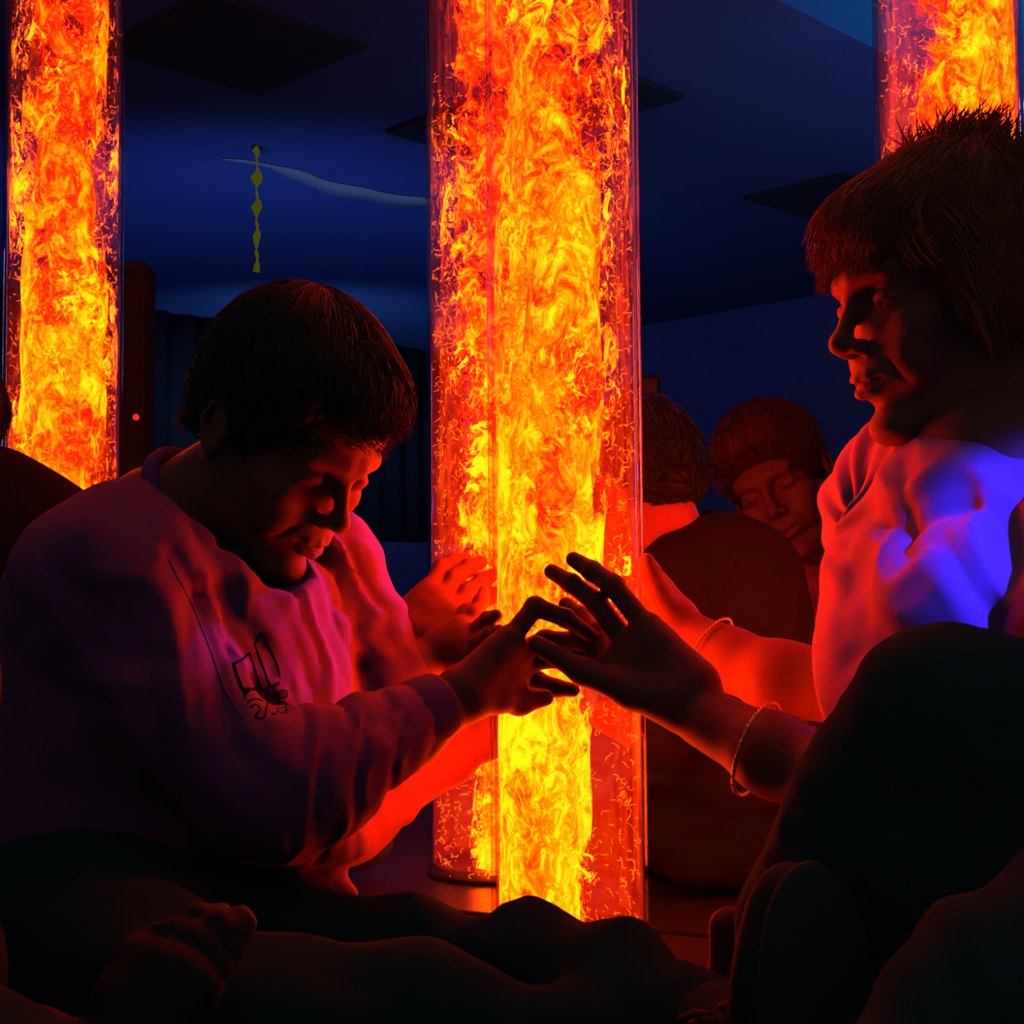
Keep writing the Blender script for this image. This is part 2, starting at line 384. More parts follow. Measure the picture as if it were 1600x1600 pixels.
V = V[:, [0, 2, 1]]*np.array([1, -1, 1]); o = mesh_obj('indicator_light', V, F, M['led'], sp); o.location = (l[0]-ctr[0], l[1]-ctr[1]-0.002, l[2]); tag(o, 'glowing red indicator light')
# dark post behind the child right of the centre tube
Yp = 3.2; a = P(990, 700, Yp); b = P(1037, 582, Yp)
ps = empty('floor_speaker', ((a[0]+b[0])/2, Yp+0.08, 0)); tag(ps, 'narrow black upright speaker behind the child right of the central tube', 'speaker')
hz = b[2]/2; hw = (b[0]-a[0])/2
o = mesh_obj('housing', *box_VF((0, 0, hz), (hw, 0.05, hz)), M['black_plastic'], ps, False); bevel(o, 0.012)
o = mesh_obj('foot_plate', *box_VF((0, 0, 0.008), (hw+0.03, 0.08, 0.008)), M['black_plastic'], ps, False); bevel(o, 0.004)

# floor seams between the vinyl mats
def seam(p0, p1, n):
    a = on_z(*p0, 0.0); b = on_z(*p1, 0.0); d = b-a; L = np.linalg.norm(d); d /= L; nrm = np.array([-d[1], d[0], 0])
    o = mesh_obj('trim_%d' % n, *box_VF((a+b)/2+np.array([0, 0, 0.0015]), (L/2, 0.004, 0.0015), np.stack([d, nrm, [0, 0, 1]], 1)), M['seam'], None, False)
    tag(o, kind='structure')
seam((560, 1412), (1400, 1493), 3)

# ================= BUBBLE TUBES =================
def shell_mat():
    m = bpy.data.materials.new('clear_acrylic'); m.use_nodes = True; nt = m.node_tree; nt.nodes.clear(); N = nt.nodes.new; L = nt.links.new
    o = N('ShaderNodeOutputMaterial'); mx = N('ShaderNodeMixShader'); tr = N('ShaderNodeBsdfTransparent'); gl = N('ShaderNodeBsdfGlossy')
    lw = N('ShaderNodeLayerWeight'); lw.inputs[0].default_value = 0.5
    pw = N('ShaderNodeMath'); pw.operation = 'POWER'; pw.inputs[1].default_value = 4.5; L(lw.outputs['Facing'], pw.inputs[0])
    fr = N('ShaderNodeMapRange'); fr.inputs[3].default_value = 0.035; fr.inputs[4].default_value = 0.75; L(pw.outputs[0], fr.inputs[0])
    tr.inputs[0].default_value = (0.98, 0.95, 0.94, 1); gl.inputs['Roughness'].default_value = 0.05
    L(fr.outputs[0], mx.inputs[0]); L(tr.outputs[0], mx.inputs[1]); L(gl.outputs[0], mx.inputs[2]); L(mx.outputs[0], o.inputs[0]); return m
SHELL = shell_mat()
def plume_mat(name, seed, lo, hi, heat, fade, yb=0.55, scale=42, dens_dir=(0, 0), amount=1.0):
    """lit water full of rising bubbles: glowing clumps and threads, gaps between them see-through"""
    m = bpy.data.materials.new(name); m.use_nodes = True; nt = m.node_tree; nt.nodes.clear(); N = nt.nodes.new; L = nt.links.new
    out = N('ShaderNodeOutputMaterial'); tc = N('ShaderNodeTexCoord'); oi = N('ShaderNodeObjectInfo')
    add = N('ShaderNodeVectorMath'); add.operation = 'ADD'; sc_ = N('ShaderNodeVectorMath'); sc_.operation = 'SCALE'; sc_.inputs[3].default_value = 7.3
    L(oi.outputs['Location'], sc_.inputs[0]); L(tc.outputs['Object'], add.inputs[0])
    off = N('ShaderNodeVectorMath'); off.operation = 'ADD'; off.inputs[1].default_value = (seed, seed*1.7, seed*0.3)
    L(sc_.outputs[0], off.inputs[0]); L(off.outputs[0], add.inputs[1])
    mp = N('ShaderNodeMapping'); mp.inputs['Scale'].default_value = (1, 1, 0.78); L(add.outputs[0], mp.inputs[0])
    # warp field
    wn = N('ShaderNodeTexNoise'); wn.inputs['Scale'].default_value = 26; wn.inputs['Detail'].default_value = 1; L(mp.outputs[0], wn.inputs['Vector'])
    ws = N('ShaderNodeVectorMath'); ws.operation = 'SUBTRACT'; ws.inputs[1].default_value = (0.5, 0.5, 0.5); L(wn.outputs['Color'], ws.inputs[0])
    wsc = N('ShaderNodeVectorMath'); wsc.operation = 'SCALE'; wsc.inputs[3].default_value = 0.045; L(ws.outputs[0], wsc.inputs[0])
    wa = N('ShaderNodeVectorMath'); wa.operation = 'ADD'; L(mp.outputs[0], wa.inputs[0]); L(wsc.outputs[0], wa.inputs[1])
    n1 = N('ShaderNodeTexNoise'); n1.inputs['Scale'].default_value = scale; n1.inputs['Detail'].default_value = 6; n1.inputs['Roughness'].default_value = 0.74; n1.inputs['Distortion'].default_value = 0.6
    L(wa.outputs[0], n1.inputs['Vector'])
    big = N('ShaderNodeTexNoise'); big.inputs['Scale'].default_value = 9; big.inputs['Detail'].default_value = 2; L(mp.outputs[0], big.inputs['Vector'])
    # fine threads: ridged noise
    fi = N('ShaderNodeTexNoise'); fi.inputs['Scale'].default_value = 70; fi.inputs['Detail'].default_value = 2; fi.inputs['Distortion'].default_value = 0.8; L(wa.outputs[0], fi.inputs['Vector'])
    r1 = N('ShaderNodeMath'); r1.operation = 'SUBTRACT'; r1.inputs[1].default_value = 0.5; L(fi.outputs['Fac'], r1.inputs[0])
    r2 = N('ShaderNodeMath'); r2.operation = 'ABSOLUTE'; L(r1.outputs[0], r2.inputs[0])
    r3 = N('ShaderNodeMapRange'); r3.inputs[1].default_value = 0.0; r3.inputs[2].default_value = 0.045; r3.inputs[3].default_value = 0.07; r3.inputs[4].default_value = 0.0; L(r2.outputs[0], r3.inputs[0])
    # height: brighter and denser low down where the lamp sits
    sx = N('ShaderNodeSeparateXYZ'); L(tc.outputs['Object'], sx.inputs[0])
    hr = N('ShaderNodeMapRange'); hr.inputs[1].default_value = 0.0; hr.inputs[2].default_value = 1.0; hr.inputs[3].default_value = 0.10; hr.inputs[4].default_value = -0.03; L(sx.outputs[2], hr.inputs[0])
    lw_ = N('ShaderNodeMapRange'); lw_.inputs[1].default_value = 0.16; lw_.inputs[2].default_value = 0.42; lw_.inputs[3].default_value = dens_dir[0]; lw_.inputs[4].default_value = dens_dir[1]; L(sx.outputs[2], lw_.inputs[0])
    dx = N('ShaderNodeMath'); dx.operation = 'MULTIPLY'; L(lw_.outputs[0], dx.inputs[1]); L(sx.outputs[0], dx.inputs[0])
    def addn(a, b):
        q = N('ShaderNodeMath'); q.operation = 'ADD'; L(a, q.inputs[0]); L(b, q.inputs[1]); return q.outputs[0]
    bg_ = N('ShaderNodeMapRange'); bg_.inputs[1].default_value = 0.3; bg_.inputs[2].default_value = 0.7; bg_.inputs[3].default_value = -0.16; bg_.inputs[4].default_value = 0.16; L(big.outputs['Fac'], bg_.inputs[0])
    v = addn(addn(addn(n1.outputs['Fac'], bg_.outputs[0]), r3.outputs[0]), hr.outputs[0])
    va = addn(v, dx.outputs[0]); d2 = N('ShaderNodeMath'); d2.operation = 'MULTIPLY'; d2.inputs[1].default_value = 0.12; L(dx.outputs[0], d2.inputs[0]); v = addn(v, d2.outputs[0])
    ct = N('ShaderNodeMapRange'); ct.clamp = False; ct.inputs[1].default_value = 0.3; ct.inputs[2].default_value = 0.8; ct.inputs[3].default_value = 0.14; ct.inputs[4].default_value = 0.96; L(v, ct.inputs[0]); v = ct.outputs[0]
    heatn = N('ShaderNodeMath'); heatn.operation = 'ADD'; heatn.inputs[1].default_value = heat; L(v, heatn.inputs[0])
    cr = N('ShaderNodeValToRGB'); e = cr.color_ramp
    stops = [(0.28, (0.22, 0.0, 0.0)), (0.41, (2.0, 0.012, 0.0)), (0.52, (6.8, 0.095, 0.0)), (0.63, (10.0, 0.30, 0.0)), (0.75, (12.5, 0.65, 0.002)), (0.90, (15.0, 1.15, 0.008))]
    e.elements[0].position, e.elements[0].color = stops[0][0], (*[c/16 for c in stops[0][1]], 1)
    e.elements[1].position, e.elements[1].color = stops[-1][0], (*[c/16 for c in stops[-1][1]], 1)
    for p_, c_ in stops[1:-1]: q = e.elements.new(p_); q.color = (*[c/16 for c in c_], 1)
    L(heatn.outputs[0], cr.inputs[0])
    em = N('ShaderNodeEmission'); em.inputs[1].default_value = 16*amount; L(cr.outputs[0], em.inputs[0])
    tr = N('ShaderNodeBsdfTransparent'); tr.inputs[0].default_value = fade
    al = N('ShaderNodeMapRange'); al.inputs[1].default_value = lo; al.inputs[2].default_value = hi; L(va, al.inputs[0])
    mx = N('ShaderNodeMixShader'); L(al.outputs[0], mx.inputs[0]); L(tr.outputs[0], mx.inputs[1]); L(em.outputs[0], mx.inputs[2]); L(mx.outputs[0], out.inputs[0])
    return m
def plume_set(dens):
    q = [plume_mat('bubbles_outer', 1.0, 0.62, 0.68, 0.03, (1, 1, 1, 1), scale=54, dens_dir=dens),
         plume_mat('bubbles_middle', 5.0, 0.53, 0.59, 0.0, (1, 0.97, 0.97, 1), scale=42, dens_dir=dens),
         plume_mat('bubbles_core', 9.0, 0.44, 0.50, -0.06, (1, 0.9, 0.9, 1), scale=34, dens_dir=dens)]
    for m_ in q[1:]: m_.cycles.emission_sampling = 'NONE'
    return q
PLN = plume_set((0, 0)); PLC = plume_set((-7.0, -0.9)); PLR = plume_set((6.0, 1.8)); PLX = plume_set((3.5, 3.5))
def water_mat():
    m = bpy.data.materials.new('lit_water'); m.use_nodes = True; nt = m.node_tree; nt.nodes.clear(); N = nt.nodes.new; L = nt.links.new
    out = N('ShaderNodeOutputMaterial'); tc = N('ShaderNodeTexCoord'); sx = N('ShaderNodeSeparateXYZ'); L(tc.outputs['Object'], sx.inputs[0])
    mr = N('ShaderNodeMapRange'); mr.inputs[1].default_value = 0.25; mr.inputs[2].default_value = 0.75; mr.inputs[3].default_value = 0.22; mr.inputs[4].default_value = 0.025; L(sx.outputs[2], mr.inputs[0])
    e = N('ShaderNodeEmission'); e.inputs[0].default_value = (1, 0.012, 0, 1); L(mr.outputs[0], e.inputs[1])
    t = N('ShaderNodeBsdfTransparent'); a = N('ShaderNodeAddShader'); L(e.outputs[0], a.inputs[0]); L(t.outputs[0], a.inputs[1]); L(a.outputs[0], out.inputs[0])
    m.cycles.emission_sampling = 'NONE'; return m
WATER = water_mat()
def plume_VF(r, z0, z1, seed, amp, cx=0, cy=0, taper=0):
    """a wavering column, its wall pushed in and out by the turbulence"""
    n, mz = 56, int((z1-z0)/0.015); V = []; F = []
    rr = np.random.default_rng(seed); ks = [(rr.integers(1, 6), rr.uniform(12, 70), rr.uniform(0, 6.28)) for _ in range(9)]
    for i in range(mz+1):
        z = z0+(z1-z0)*i/mz
        for j in range(n):
            a = 2*math.pi*j/n; q = sum(math.sin(k*a+f*z+p) for k, f, p in ks)/9
            lo_ = min(1, max(0, (0.55-z)/0.35)); R_ = r*(1+amp*q)*(1-0.22*lo_*(cx != 0)); V.append((cx*lo_+R_*math.cos(a), cy+R_*math.sin(a), z))
    for i in range(mz):
        for j in range(n): F.append((i*n+j, i*n+(j+1) % n, (i+1)*n+(j+1) % n, (i+1)*n+j))
    return np.array(V), np.array(F)
def threads_VF(seed, n, R0, z1):
    r = np.random.default_rng(seed); parts = []
    for _ in range(n):
        a = r.uniform(0, 6.28); rad = R0*r.uniform(0.80, 1.0); z = z1*r.uniform(0.0, 1.0)**1.2; L = r.uniform(0.003, 0.016); k = int(r.integers(4, 8))
        p = np.array([rad*math.cos(a), rad*math.sin(a), z]); d = r.normal(size=3)*np.array([1, 1, 0.5]); pts = [p.copy()]
        for _ in range(k):
            d += r.normal(size=3)*0.7; d /= np.linalg.norm(d); p = p+d*L/k; h = math.hypot(p[0], p[1])
            if h > R0: p[:2] *= R0/h
            pts.append(p.copy())
        w_ = r.uniform(0.00012, 0.00042)
        parts.append((*tube_VF(pts, [w_*0.5]+[w_]*(k-1)+[w_*0.3], 4, False), 0))
    return join_VF(parts)[:2]
THREAD = emit('lit_bubble_threads', (1.0, 0.075, 0.0005), 5.0)
THREAD.cycles.emission_sampling = 'NONE'
RT = 0.075
def bubble_tube(x, y, label, seed, H=1.9, shift=(0, 0), PL=None):
    PL = PL or PLN
    root = empty('bubble_tube', (x, y, 0)); tag(root, label, 'bubble tube', 'tall glowing orange bubble tubes')
    V, F = lathe_VF([(RT, 0.005), (RT, H), (RT-0.004, H), (RT-0.004, 0.005), (RT, 0.005)], (0, 0), 96)
    mesh_obj('acrylic_tube', V, F, SHELL, root)
    mesh_obj('water_column', *lathe_VF([(0.0695, 0.014), (0.0695, H-0.03)], (0, 0), 72), WATER, root)
    for i, (r, amp, nm) in enumerate(((0.0665, 0.03, 'outer_bubbles'), (0.052, 0.16, 'middle_bubbles'), (0.036, 0.22, 'core_bubbles'))):
        o = mesh_obj(nm, *plume_VF(r, 0.010, H-0.05, seed+i, amp, shift[0]*(i > 0), shift[1]*(i > 0)), PL[i], root); tag(o, kind='stuff')
    o = mesh_obj('bubble_threads', *threads_VF(seed, 1500, 0.0675, 1.0), THREAD, root); tag(o, 'curly glowing yellow bubble threads', kind='stuff')
    V, F = lathe_VF([(0.001, 0.0), (RT+0.001, 0.0), (RT+0.001, 0.004), (RT+0.0005, 0.005), (0.001, 0.005)], (0, 0), 96)
    mesh_obj('base_ring', V, F, M['black_plastic'], root)
    V, F = lathe_VF([(0.001, H), (RT+0.004, H), (RT+0.004, H+0.05), (RT, H+0.055), (0.001, H+0.055)], (0, 0), 96)
    mesh_obj('top_cap', V, F, M['black_plastic'], root)
    return root
TC = P(884, 800, 1.36); TB = P(762, 800, 1.75); TL = P(97, 800, 1.80); TR = P(1497, 800, 1.45)
bubble_tube(TC[0], TC[1], 'nearest bubble tube, between the boy and the woman', 3, shift=(-0.020, 0.0), PL=PLC)
bubble_tube(TB[0], TB[1], 'bubble tube close behind the nearest one, peeking out on its left', 13, shift=(0.018, 0), PL=PLR)
bubble_tube(TL[0], TL[1], 'bubble tube behind the shoulder of the boy, beside the tall speaker', 23)
bubble_tube(TR[0], TR[1], 'bubble tube rising behind the head of the blonde woman', 33, shift=(0.004, 0), PL=PLX)

# ================= PEOPLE HELPERS =================
def rotm(axis, deg):
    return np.array(Matrix.Rotation(math.radians(deg), 3, axis))
def head_frame(yaw_vec, pitch_down, roll=0):
    """yaw_vec: horizontal facing direction; roll>0 tips the crown to the head's own left"""
    f0 = np.array([yaw_vec[0], yaw_vec[1], 0.0]); f0 /= np.linalg.norm(f0)
    R = frame(f0)                       # forward,left,up
    R = R @ rotm('Y', pitch_down) @ rotm('X', -roll)
    return R
def head_sdf(s, o, R, sc=1.0, smile=0.5, lid=0.0013, woman=False, eyes=True, neck_to=None, neck_r=0.052):
    s.local(o, R, sc)
    s.ell((-0.008, 0, 0.050), (0.094, 0.073, 0.075), k=0.0)
    s.ell((-0.045, 0, 0.025), (0.052, 0.060, 0.055), k=0.03)
    s.ell((0.040, 0, 0.062), (0.051, 0.060, 0.050), k=0.02)          # forehead
    s.ell((0.030, 0, -0.010), (0.056, 0.056, 0.075), k=0.02)         # mid face
    s.ell((0.028, 0, -0.058), (0.055, 0.043, 0.040), k=0.02)         # lower face
    for q in (-1, 1):
        s.cap((-0.006, q*0.056, -0.030), (0.004, q*0.050, -0.062), 0.013, 0.011, k=0.02)
        s.cap((0.004, q*0.050, -0.062), (0.072, q*0.014, -0.096), 0.011, 0.012, k=0.018)
        s.ell((0.058, q*0.043, -0.014), (0.022, 0.017, 0.017), k=0.016)  # cheekbone
        s.ell((0.064, q*0.034, -0.040), (0.019, 0.016, 0.018+0.004*smile), k=0.016)
    s.ell((0.079, 0, -0.094), (0.0155, 0.019, 0.0135), k=0.014)      # chin
    s.cap((0.076, -0.038, 0.032), (0.089, -0.010, 0.031), 0.009, 0.009, k=0.014)
    s.cap((0.076, 0.038, 0.032), (0.089, 0.010, 0.031), 0.009, 0.009, k=0.014)
    s.ell((0.081, 0, -0.048), (0.017, 0.027, 0.022), k=0.014)        # muzzle
    for q in (-1, 1):
        s.ell((0.094, q*0.030, 0.010), (0.014, 0.017, 0.011), k=0.012, sub=True)
    if eyes:
        for q in (-1, 1):
            s.ell((0.0735, q*0.031, 0.010), (0.0135, 0.0155, 0.0118), k=0.004)
            s.cap((0.0865, q*0.022, 0.0055), (0.0835, q*0.043, 0.0065), lid, lid*0.9, k=0.002, sub=True)   # lid line
            s.cap((0.0845, q*0.020, 0.0185), (0.0795, q*0.045, 0.0165), 0.0014, 0.0012, k=0.003, sub=True)   # fold
    # nose
    s.cap((0.0875, 0, 0.018), (0.1070, 0, -0.016), 0.0062, 0.0078, k=0.012)
    s.ell((0.1085, 0, -0.0195), (0.0098, 0.0095, 0.0090), k=0.008)
    for q in (-1, 1):
        s.ell((0.0975, q*0.0115, -0.0245), (0.0095, 0.0062, 0.0070), k=0.006)
        s.ell((0.1010, q*0.0068, -0.0315), (0.0045, 0.0030, 0.0030), k=0.002, sub=True)
        # smile crease
        s.chain([(0.095, q*0.019, -0.026), (0.086, q*0.031, -0.043), (0.076, q*0.036, -0.060)], [0.0009, 0.0010, 0.0007], k=0.004, sub=True)
    # lips and mouth
    zc = -0.0555; up = 0.006*smile
    ml = [(0.0815-0.004*smile, -0.025-0.003*smile, zc+up), (0.0940, -0.011, zc), (0.0970, 0, zc-0.0012), (0.0940, 0.011, zc), (0.0815-0.004*smile, 0.025+0.003*smile, zc+up)]
    s.chain([(p[0]+0.0008, p[1], p[2]+0.0050) for p in ml], [0.002, 0.0046, 0.0050, 0.0046, 0.002], k=0.005)
    s.chain([(p[0]-0.0010, p[1]*0.9, p[2]-0.0062) for p in ml], [0.002, 0.0052, 0.0062, 0.0052, 0.002], k=0.005)
    g = 0.0014+0.0016*smile
    s.chain([(p[0]+0.004, p[1], p[2]) for p in ml], [0.0010, g, g, g, 0.0010], k=0.002, sub=True)
    s.cap((0.096, -0.012, -0.075), (0.096, 0.012, -0.075), 0.005, 0.005, k=0.008, sub=True)
    # ears
    for q in (-1, 1):
        Re = rotm('Y', -14) @ rotm('Z', q*22)
        s.ell((-0.012, q*0.0755, 0.002), (0.0175, 0.0066, 0.0300), k=0.006, R=Re)
        s.ell((-0.006, q*0.0860, 0.004), (0.0080, 0.0055, 0.0145), k=0.004, R=Re, sub=True)
        s.chain([(-0.002, q*0.076, 0.018), (-0.010, q*0.079, 0.028), (-0.023, q*0.083, 0.020), (-0.026, q*0.084, 0.004), (-0.016, q*0.080, -0.016), (-0.006, q*0.076, -0.025)], [0.003, 0.0032, 0.0032, 0.003, 0.0035, 0.0045], k=0.003)
        s.ell((0.002, q*0.0775, 0.000), (0.005, 0.004, 0.007), k=0.004)
    # neck
    if neck_to is not None:
        a = s.w((-0.018, 0, -0.045)); s.world(); s.cap(a, neck_to, neck_r*sc, neck_r*1.12*sc, k=0.022)
    s.world(); return s
def shell_strands(V, F, n, flow, L, wid, lift=0.0015, jitter=0.25, seed=0, keepf=None, seg=6, curl=0.0):
    """tapered hair locks laid along a surface"""
    V = np.asarray(V); r = np.random.default_rng(seed)
    bvh = BVHTree.FromPolygons([Vector(v) for v in V], F.tolist())
    C = V[F].mean(axis=1); N = np.cross(V[F[:, 1]]-V[F[:, 0]], V[F[:, 2]]-V[F[:, 0]]); N /= np.linalg.norm(N, axis=1)[:, None]+1e-12
    idx = r.permutation(len(C)); parts = []; cnt = 0
    for i in idx:
        if cnt >= n: break
        p = C[i].copy(); 
        if keepf is not None and not keepf(p): continue
        cnt += 1; ln = L*r.uniform(0.6, 1.25); jit = r.normal(size=3)*jitter; pts = []; off = lift*r.uniform(0.3, 1.6); d_prev = None
        for k in range(seg+1):
            hit = bvh.find_nearest(Vector(p)); nn = np.array(hit[1])
            pts.append(np.array(hit[0])+nn*(off*(1.0+0.4*k/seg)) if hit[0] is not None and np.linalg.norm(np.array(hit[0])-p) < 0.02 and k < seg*0.8 else p+nn*off)
            d = flow(p)+jit; d = d-nn*np.dot(d, nn)*0.85; d /= np.linalg.norm(d)+1e-9
            if d_prev is not None: d = d*0.5+d_prev*0.5; d /= np.linalg.norm(d)+1e-9
            d_prev = d; p = (pts[-1]-nn*off)+d*ln/seg
        wd = wid*r.uniform(0.6, 1.3)
        parts.append((*tube_VF(pts, [wd*0.7]+[wd]*(seg-2)+[wd*0.6, wd*0.08], 4, False), 0))
    return join_VF(parts)[:2]
def hand_sdf(s, wrist, mcps, fingers, thumb, rw, rk, rf, back=None, k=0.008):
    """palm spread from the wrist to the knuckles; each finger a bent tapering chain"""
    for i, m in enumerate(mcps):
        wi = np.asarray(wrist)+(np.asarray(m)-np.mean(mcps, axis=0))*0.35
        s.cap(wi, m, rw, rk, k=0.014)
    for i in range(len(mcps)-1):
        s.cap((np.asarray(mcps[i])*0.75+np.asarray(wrist)*0.25), (np.asarray(mcps[i+1])*0.75+np.asarray(wrist)*0.25), rk*1.0, rk*1.0, k=0.01)
        s.cap(mcps[i], mcps[i+1], rk*0.88, rk*0.88, k=0.006)
    for m, f in zip(mcps, fingers):
        pts = [m]+list(f); n = len(pts); rr = [rf*1.12, rf*1.06, rf*0.95, rf*0.80][:n]
        s.chain(pts, rr, k=0.0028)
        for j in range(1, n-1): s.ell(pts[j], (rr[j]*1.06,)*3, k=0.003)
    if thumb is not None: s.chain(thumb, [rw*1.0, rf*1.45, rf*1.2, rf*0.92][:len(thumb)], k=0.009)
    return s
def vf_obj(name, s, res, m, parent, smooth=1):
    V, F = s.mesh(res, smooth); return mesh_obj(name, V, F, m, parent)
def torus_link_chain(c, axis_a, axis_b, ra, rb, n, r, mname, name, parent):
    """rope bracelet: twisted links round an ellipse"""
    parts = []; ts = np.linspace(0, 2*np.pi, 4*n+1)
    for ph in (0, np.pi):
        pts = []
        for t in ts:
            e = np.cos(t)*axis_a*ra+np.sin(t)*axis_b*rb; nrm = e/np.linalg.norm(e); bn = np.cross(axis_a, axis_b)
            tw = t*n+ph; pts.append(c+e+nrm*math.cos(tw)*r*0.8+bn*math.sin(tw)*r*0.8)
        parts.append((*tube_VF(pts, r*0.8, 6, False), 0))
    V, F, _ = join_VF(parts); return mesh_obj(name, V, F, M[mname], parent)
def ring_VF(c, a, b, r, n=36, m=8, sq=1.0):
    """a closed ring (tube) through c + a cos t + b sin t"""
    c, a, b = map(lambda q: np.asarray(q, float), (c, a, b)); bn = np.cross(a, b); bn /= np.linalg.norm(bn); V = []; F = []
    for i in range(n):
        t = 2*np.pi*i/n; e = a*math.cos(t)+b*math.sin(t); nr = e/np.linalg.norm(e)
        for j in range(m):
            q = 2*np.pi*j/m; V.append(c+e+nr*r*math.cos(q)+bn*r*sq*math.sin(q))
    for i in range(n):
        for j in range(m): F.append((i*m+j, i*m+(j+1) % m, ((i+1) % n)*m+(j+1) % m, ((i+1) % n)*m+j))
    return np.array(V), F

def eyes_obj(o, R, sc, parent):
    for q in (-1, 1):
        parts = []
        for rad, off, mi in ((0.0122, 0.0, 0), (0.0062, 0.0072, 1)):
            n, m = 20, 12; V = []; F = []; c = np.array([0.0722+off, q*0.031, 0.0085-off*0.15])
            for i in range(m+1):
                for j in range(n):
                    a = math.pi*i/m; b = 2*math.pi*j/n; V.append(o+R @ ((c+rad*np.array([math.cos(a), math.sin(a)*math.cos(b), math.sin(a)*math.sin(b)]))*sc))
            for i in range(m):
                for j in range(n): F.append((i*n+j, i*n+(j+1) % n, (i+1)*n+(j+1) % n, (i+1)*n+j))
            parts.append((np.array(V), F, mi))
        keep(multi_obj('eye', parts, [M['eye'], M['iris']]), parent)
def sub(child, part): child.parent = part; child.matrix_parent_inverse = Matrix(); return child

# ================= THE BOY =================
boy = empty('person', tuple(P(230, 1400, 1.2)*np.array([1, 1, 0])))
tag(boy, 'boy in a grey sweatshirt leaning over with lowered head, hands at the nearest bubble tube', 'person')
def bkeep(o): return keep(o, boy)
SCB = 0.91
RB = head_frame((0.81, -0.585), 38, 0)
ear = P(338, 664, 1.18); OB = ear-RB @ (np.array([-0.012, -0.078, 0.003])*SCB)
s = SDF(); head_sdf(s, OB, RB, SCB, smile=0.9, neck_to=P(255, 830, 1.24), neck_r=0.050)
hV, hF = s.mesh(0.0019, 2)
# near (right) hand and forearm
s = SDF()
wr = P(700, 1100, 1.19)
s.chain([P(500, 1210, 1.12), P(640, 1140, 1.165), wr], [0.034, 0.029, 0.0235], k=0.01)
mc = [P(795, 1000, 1.215), P(806, 1022, 1.23), P(808, 1045, 1.245), P(800, 1068, 1.255)]
s.world(); hand_sdf(s, P(728, 1082, 1.20), mc,
    [[P(836, 948, 1.225), P(884, 966, 1.232), P(930, 998, 1.235)],
     [P(852, 1000, 1.240), P(893, 1001, 1.245), P(925, 1012, 1.24)],
     [P(850, 1028, 1.25), P(890, 1034, 1.255), P(918, 1040, 1.25)],
     [P(835, 1062, 1.262), P(868, 1075, 1.265), P(895, 1078, 1.262)]],
    [P(735, 1090, 1.195), P(776, 1090, 1.215), P(812, 1098, 1.235), P(852, 1090, 1.245)], 0.0165, 0.0125, 0.0082)
aV, aF = s.mesh(0.0017, 1)
# far (left) forearm and hand on the left side of the tube
s = SDF()
s.chain([P(585, 1085, 1.31), P(640, 1055, 1.335), P(690, 1020, 1.35)], [0.030, 0.026, 0.021], k=0.01)
mc = [P(722, 982, 1.345), P(728, 997, 1.335), P(732, 1013, 1.325), P(734, 1030, 1.318)]
hand_sdf(s, P(700, 1012, 1.35), mc,
    [[P(742, 960, 1.35), P(752, 940, 1.362), P(757, 924, 1.372)],
     [P(752, 980, 1.325), P(762, 968, 1.305), P(775, 962, 1.288)],
     [P(752, 1002, 1.315), P(766, 992, 1.295), P(780, 986, 1.28)],
     [P(752, 1024, 1.31), P(768, 1018, 1.292), P(782, 1012, 1.28)]],
    [P(700, 1020, 1.36), P(712, 985, 1.375), P(730, 960, 1.385), P(742, 950, 1.39)], 0.017, 0.012, 0.0078)
bV, bF = s.mesh(0.0019, 1)
# hidden trunk under the clothes
s = SDF(); s.cap(P(255, 830, 1.24), P(240, 1120, 1.22), 0.06, 0.085, k=0.02); s.cap(P(240, 1120, 1.22), P(190, 1400, 1.2), 0.085, 0.09, k=0.02)
for a_, b_ in ((P(180, 920, 1.13), P(470, 1220, 1.11)), (P(500, 900, 1.34), P(585, 1085, 1.31)), (P(180, 1430, 1.18), P(650, 1520, 1.05))):
    s.cap(P(250, 950, 1.24), a_, 0.05, 0.04, k=0.02); s.cap(a_, b_, 0.033, 0.016, k=0.02)
tV, tF = s.mesh(0.008, 1)
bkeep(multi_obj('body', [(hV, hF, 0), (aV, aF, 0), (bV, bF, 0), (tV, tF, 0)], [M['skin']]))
# hair
s = SDF(); s.local(OB, RB, 0.975)
s.ell((-0.014, 0, 0.056), (0.095, 0.084, 0.086), k=0.0)
s.ell((-0.058, 0, 0.016), (0.050, 0.066, 0.062), k=0.02)
s.ell((0.044, -0.004, 0.088), (0.046, 0.062, 0.034), k=0.02)
s.ell((0.071, -0.004, 0.082), (0.017, 0.046, 0.026), k=0.012, R=rotm('Y', 12))
s.ell((0.110, 0, -0.024), (0.095, 0.14, 0.074), k=0.006, sub=True, R=rotm('Y', 0))
s.ell((0.092, 0, -0.06), (0.105, 0.2, 0.082), k=0.012, sub=True)
s.ell((-0.012, -0.084, -0.010), (0.023, 0.030, 0.036), k=0.005, sub=True)
s.ell((-0.012, 0.084, -0.010), (0.023, 0.030, 0.036), k=0.005, sub=True)
s.box((0, 0, -0.115), (0.2, 0.2, 0.075), k=0.01, sub=True)
rr = np.random.default_rng(3)
V, F = s.mesh(0.0022, 1)
crown = OB+RB @ np.array([-0.055, 0, 0.135])
def flow(p):
    q = RB.T @ (p-OB); d = np.array([q[0]+0.055, q[1]*1.0, 0]); d /= np.linalg.norm(d)+1e-6; d[2] -= 0.8*max(0, -q[0]*8+.3)+0.25; return RB @ d
def fr(p): q = RB.T @ (p-OB); return q[0] < 0.10
SV, SF = shell_strands(V, F, 4200, flow, 0.040, 0.0006, 0.0008, 0.12, 5)
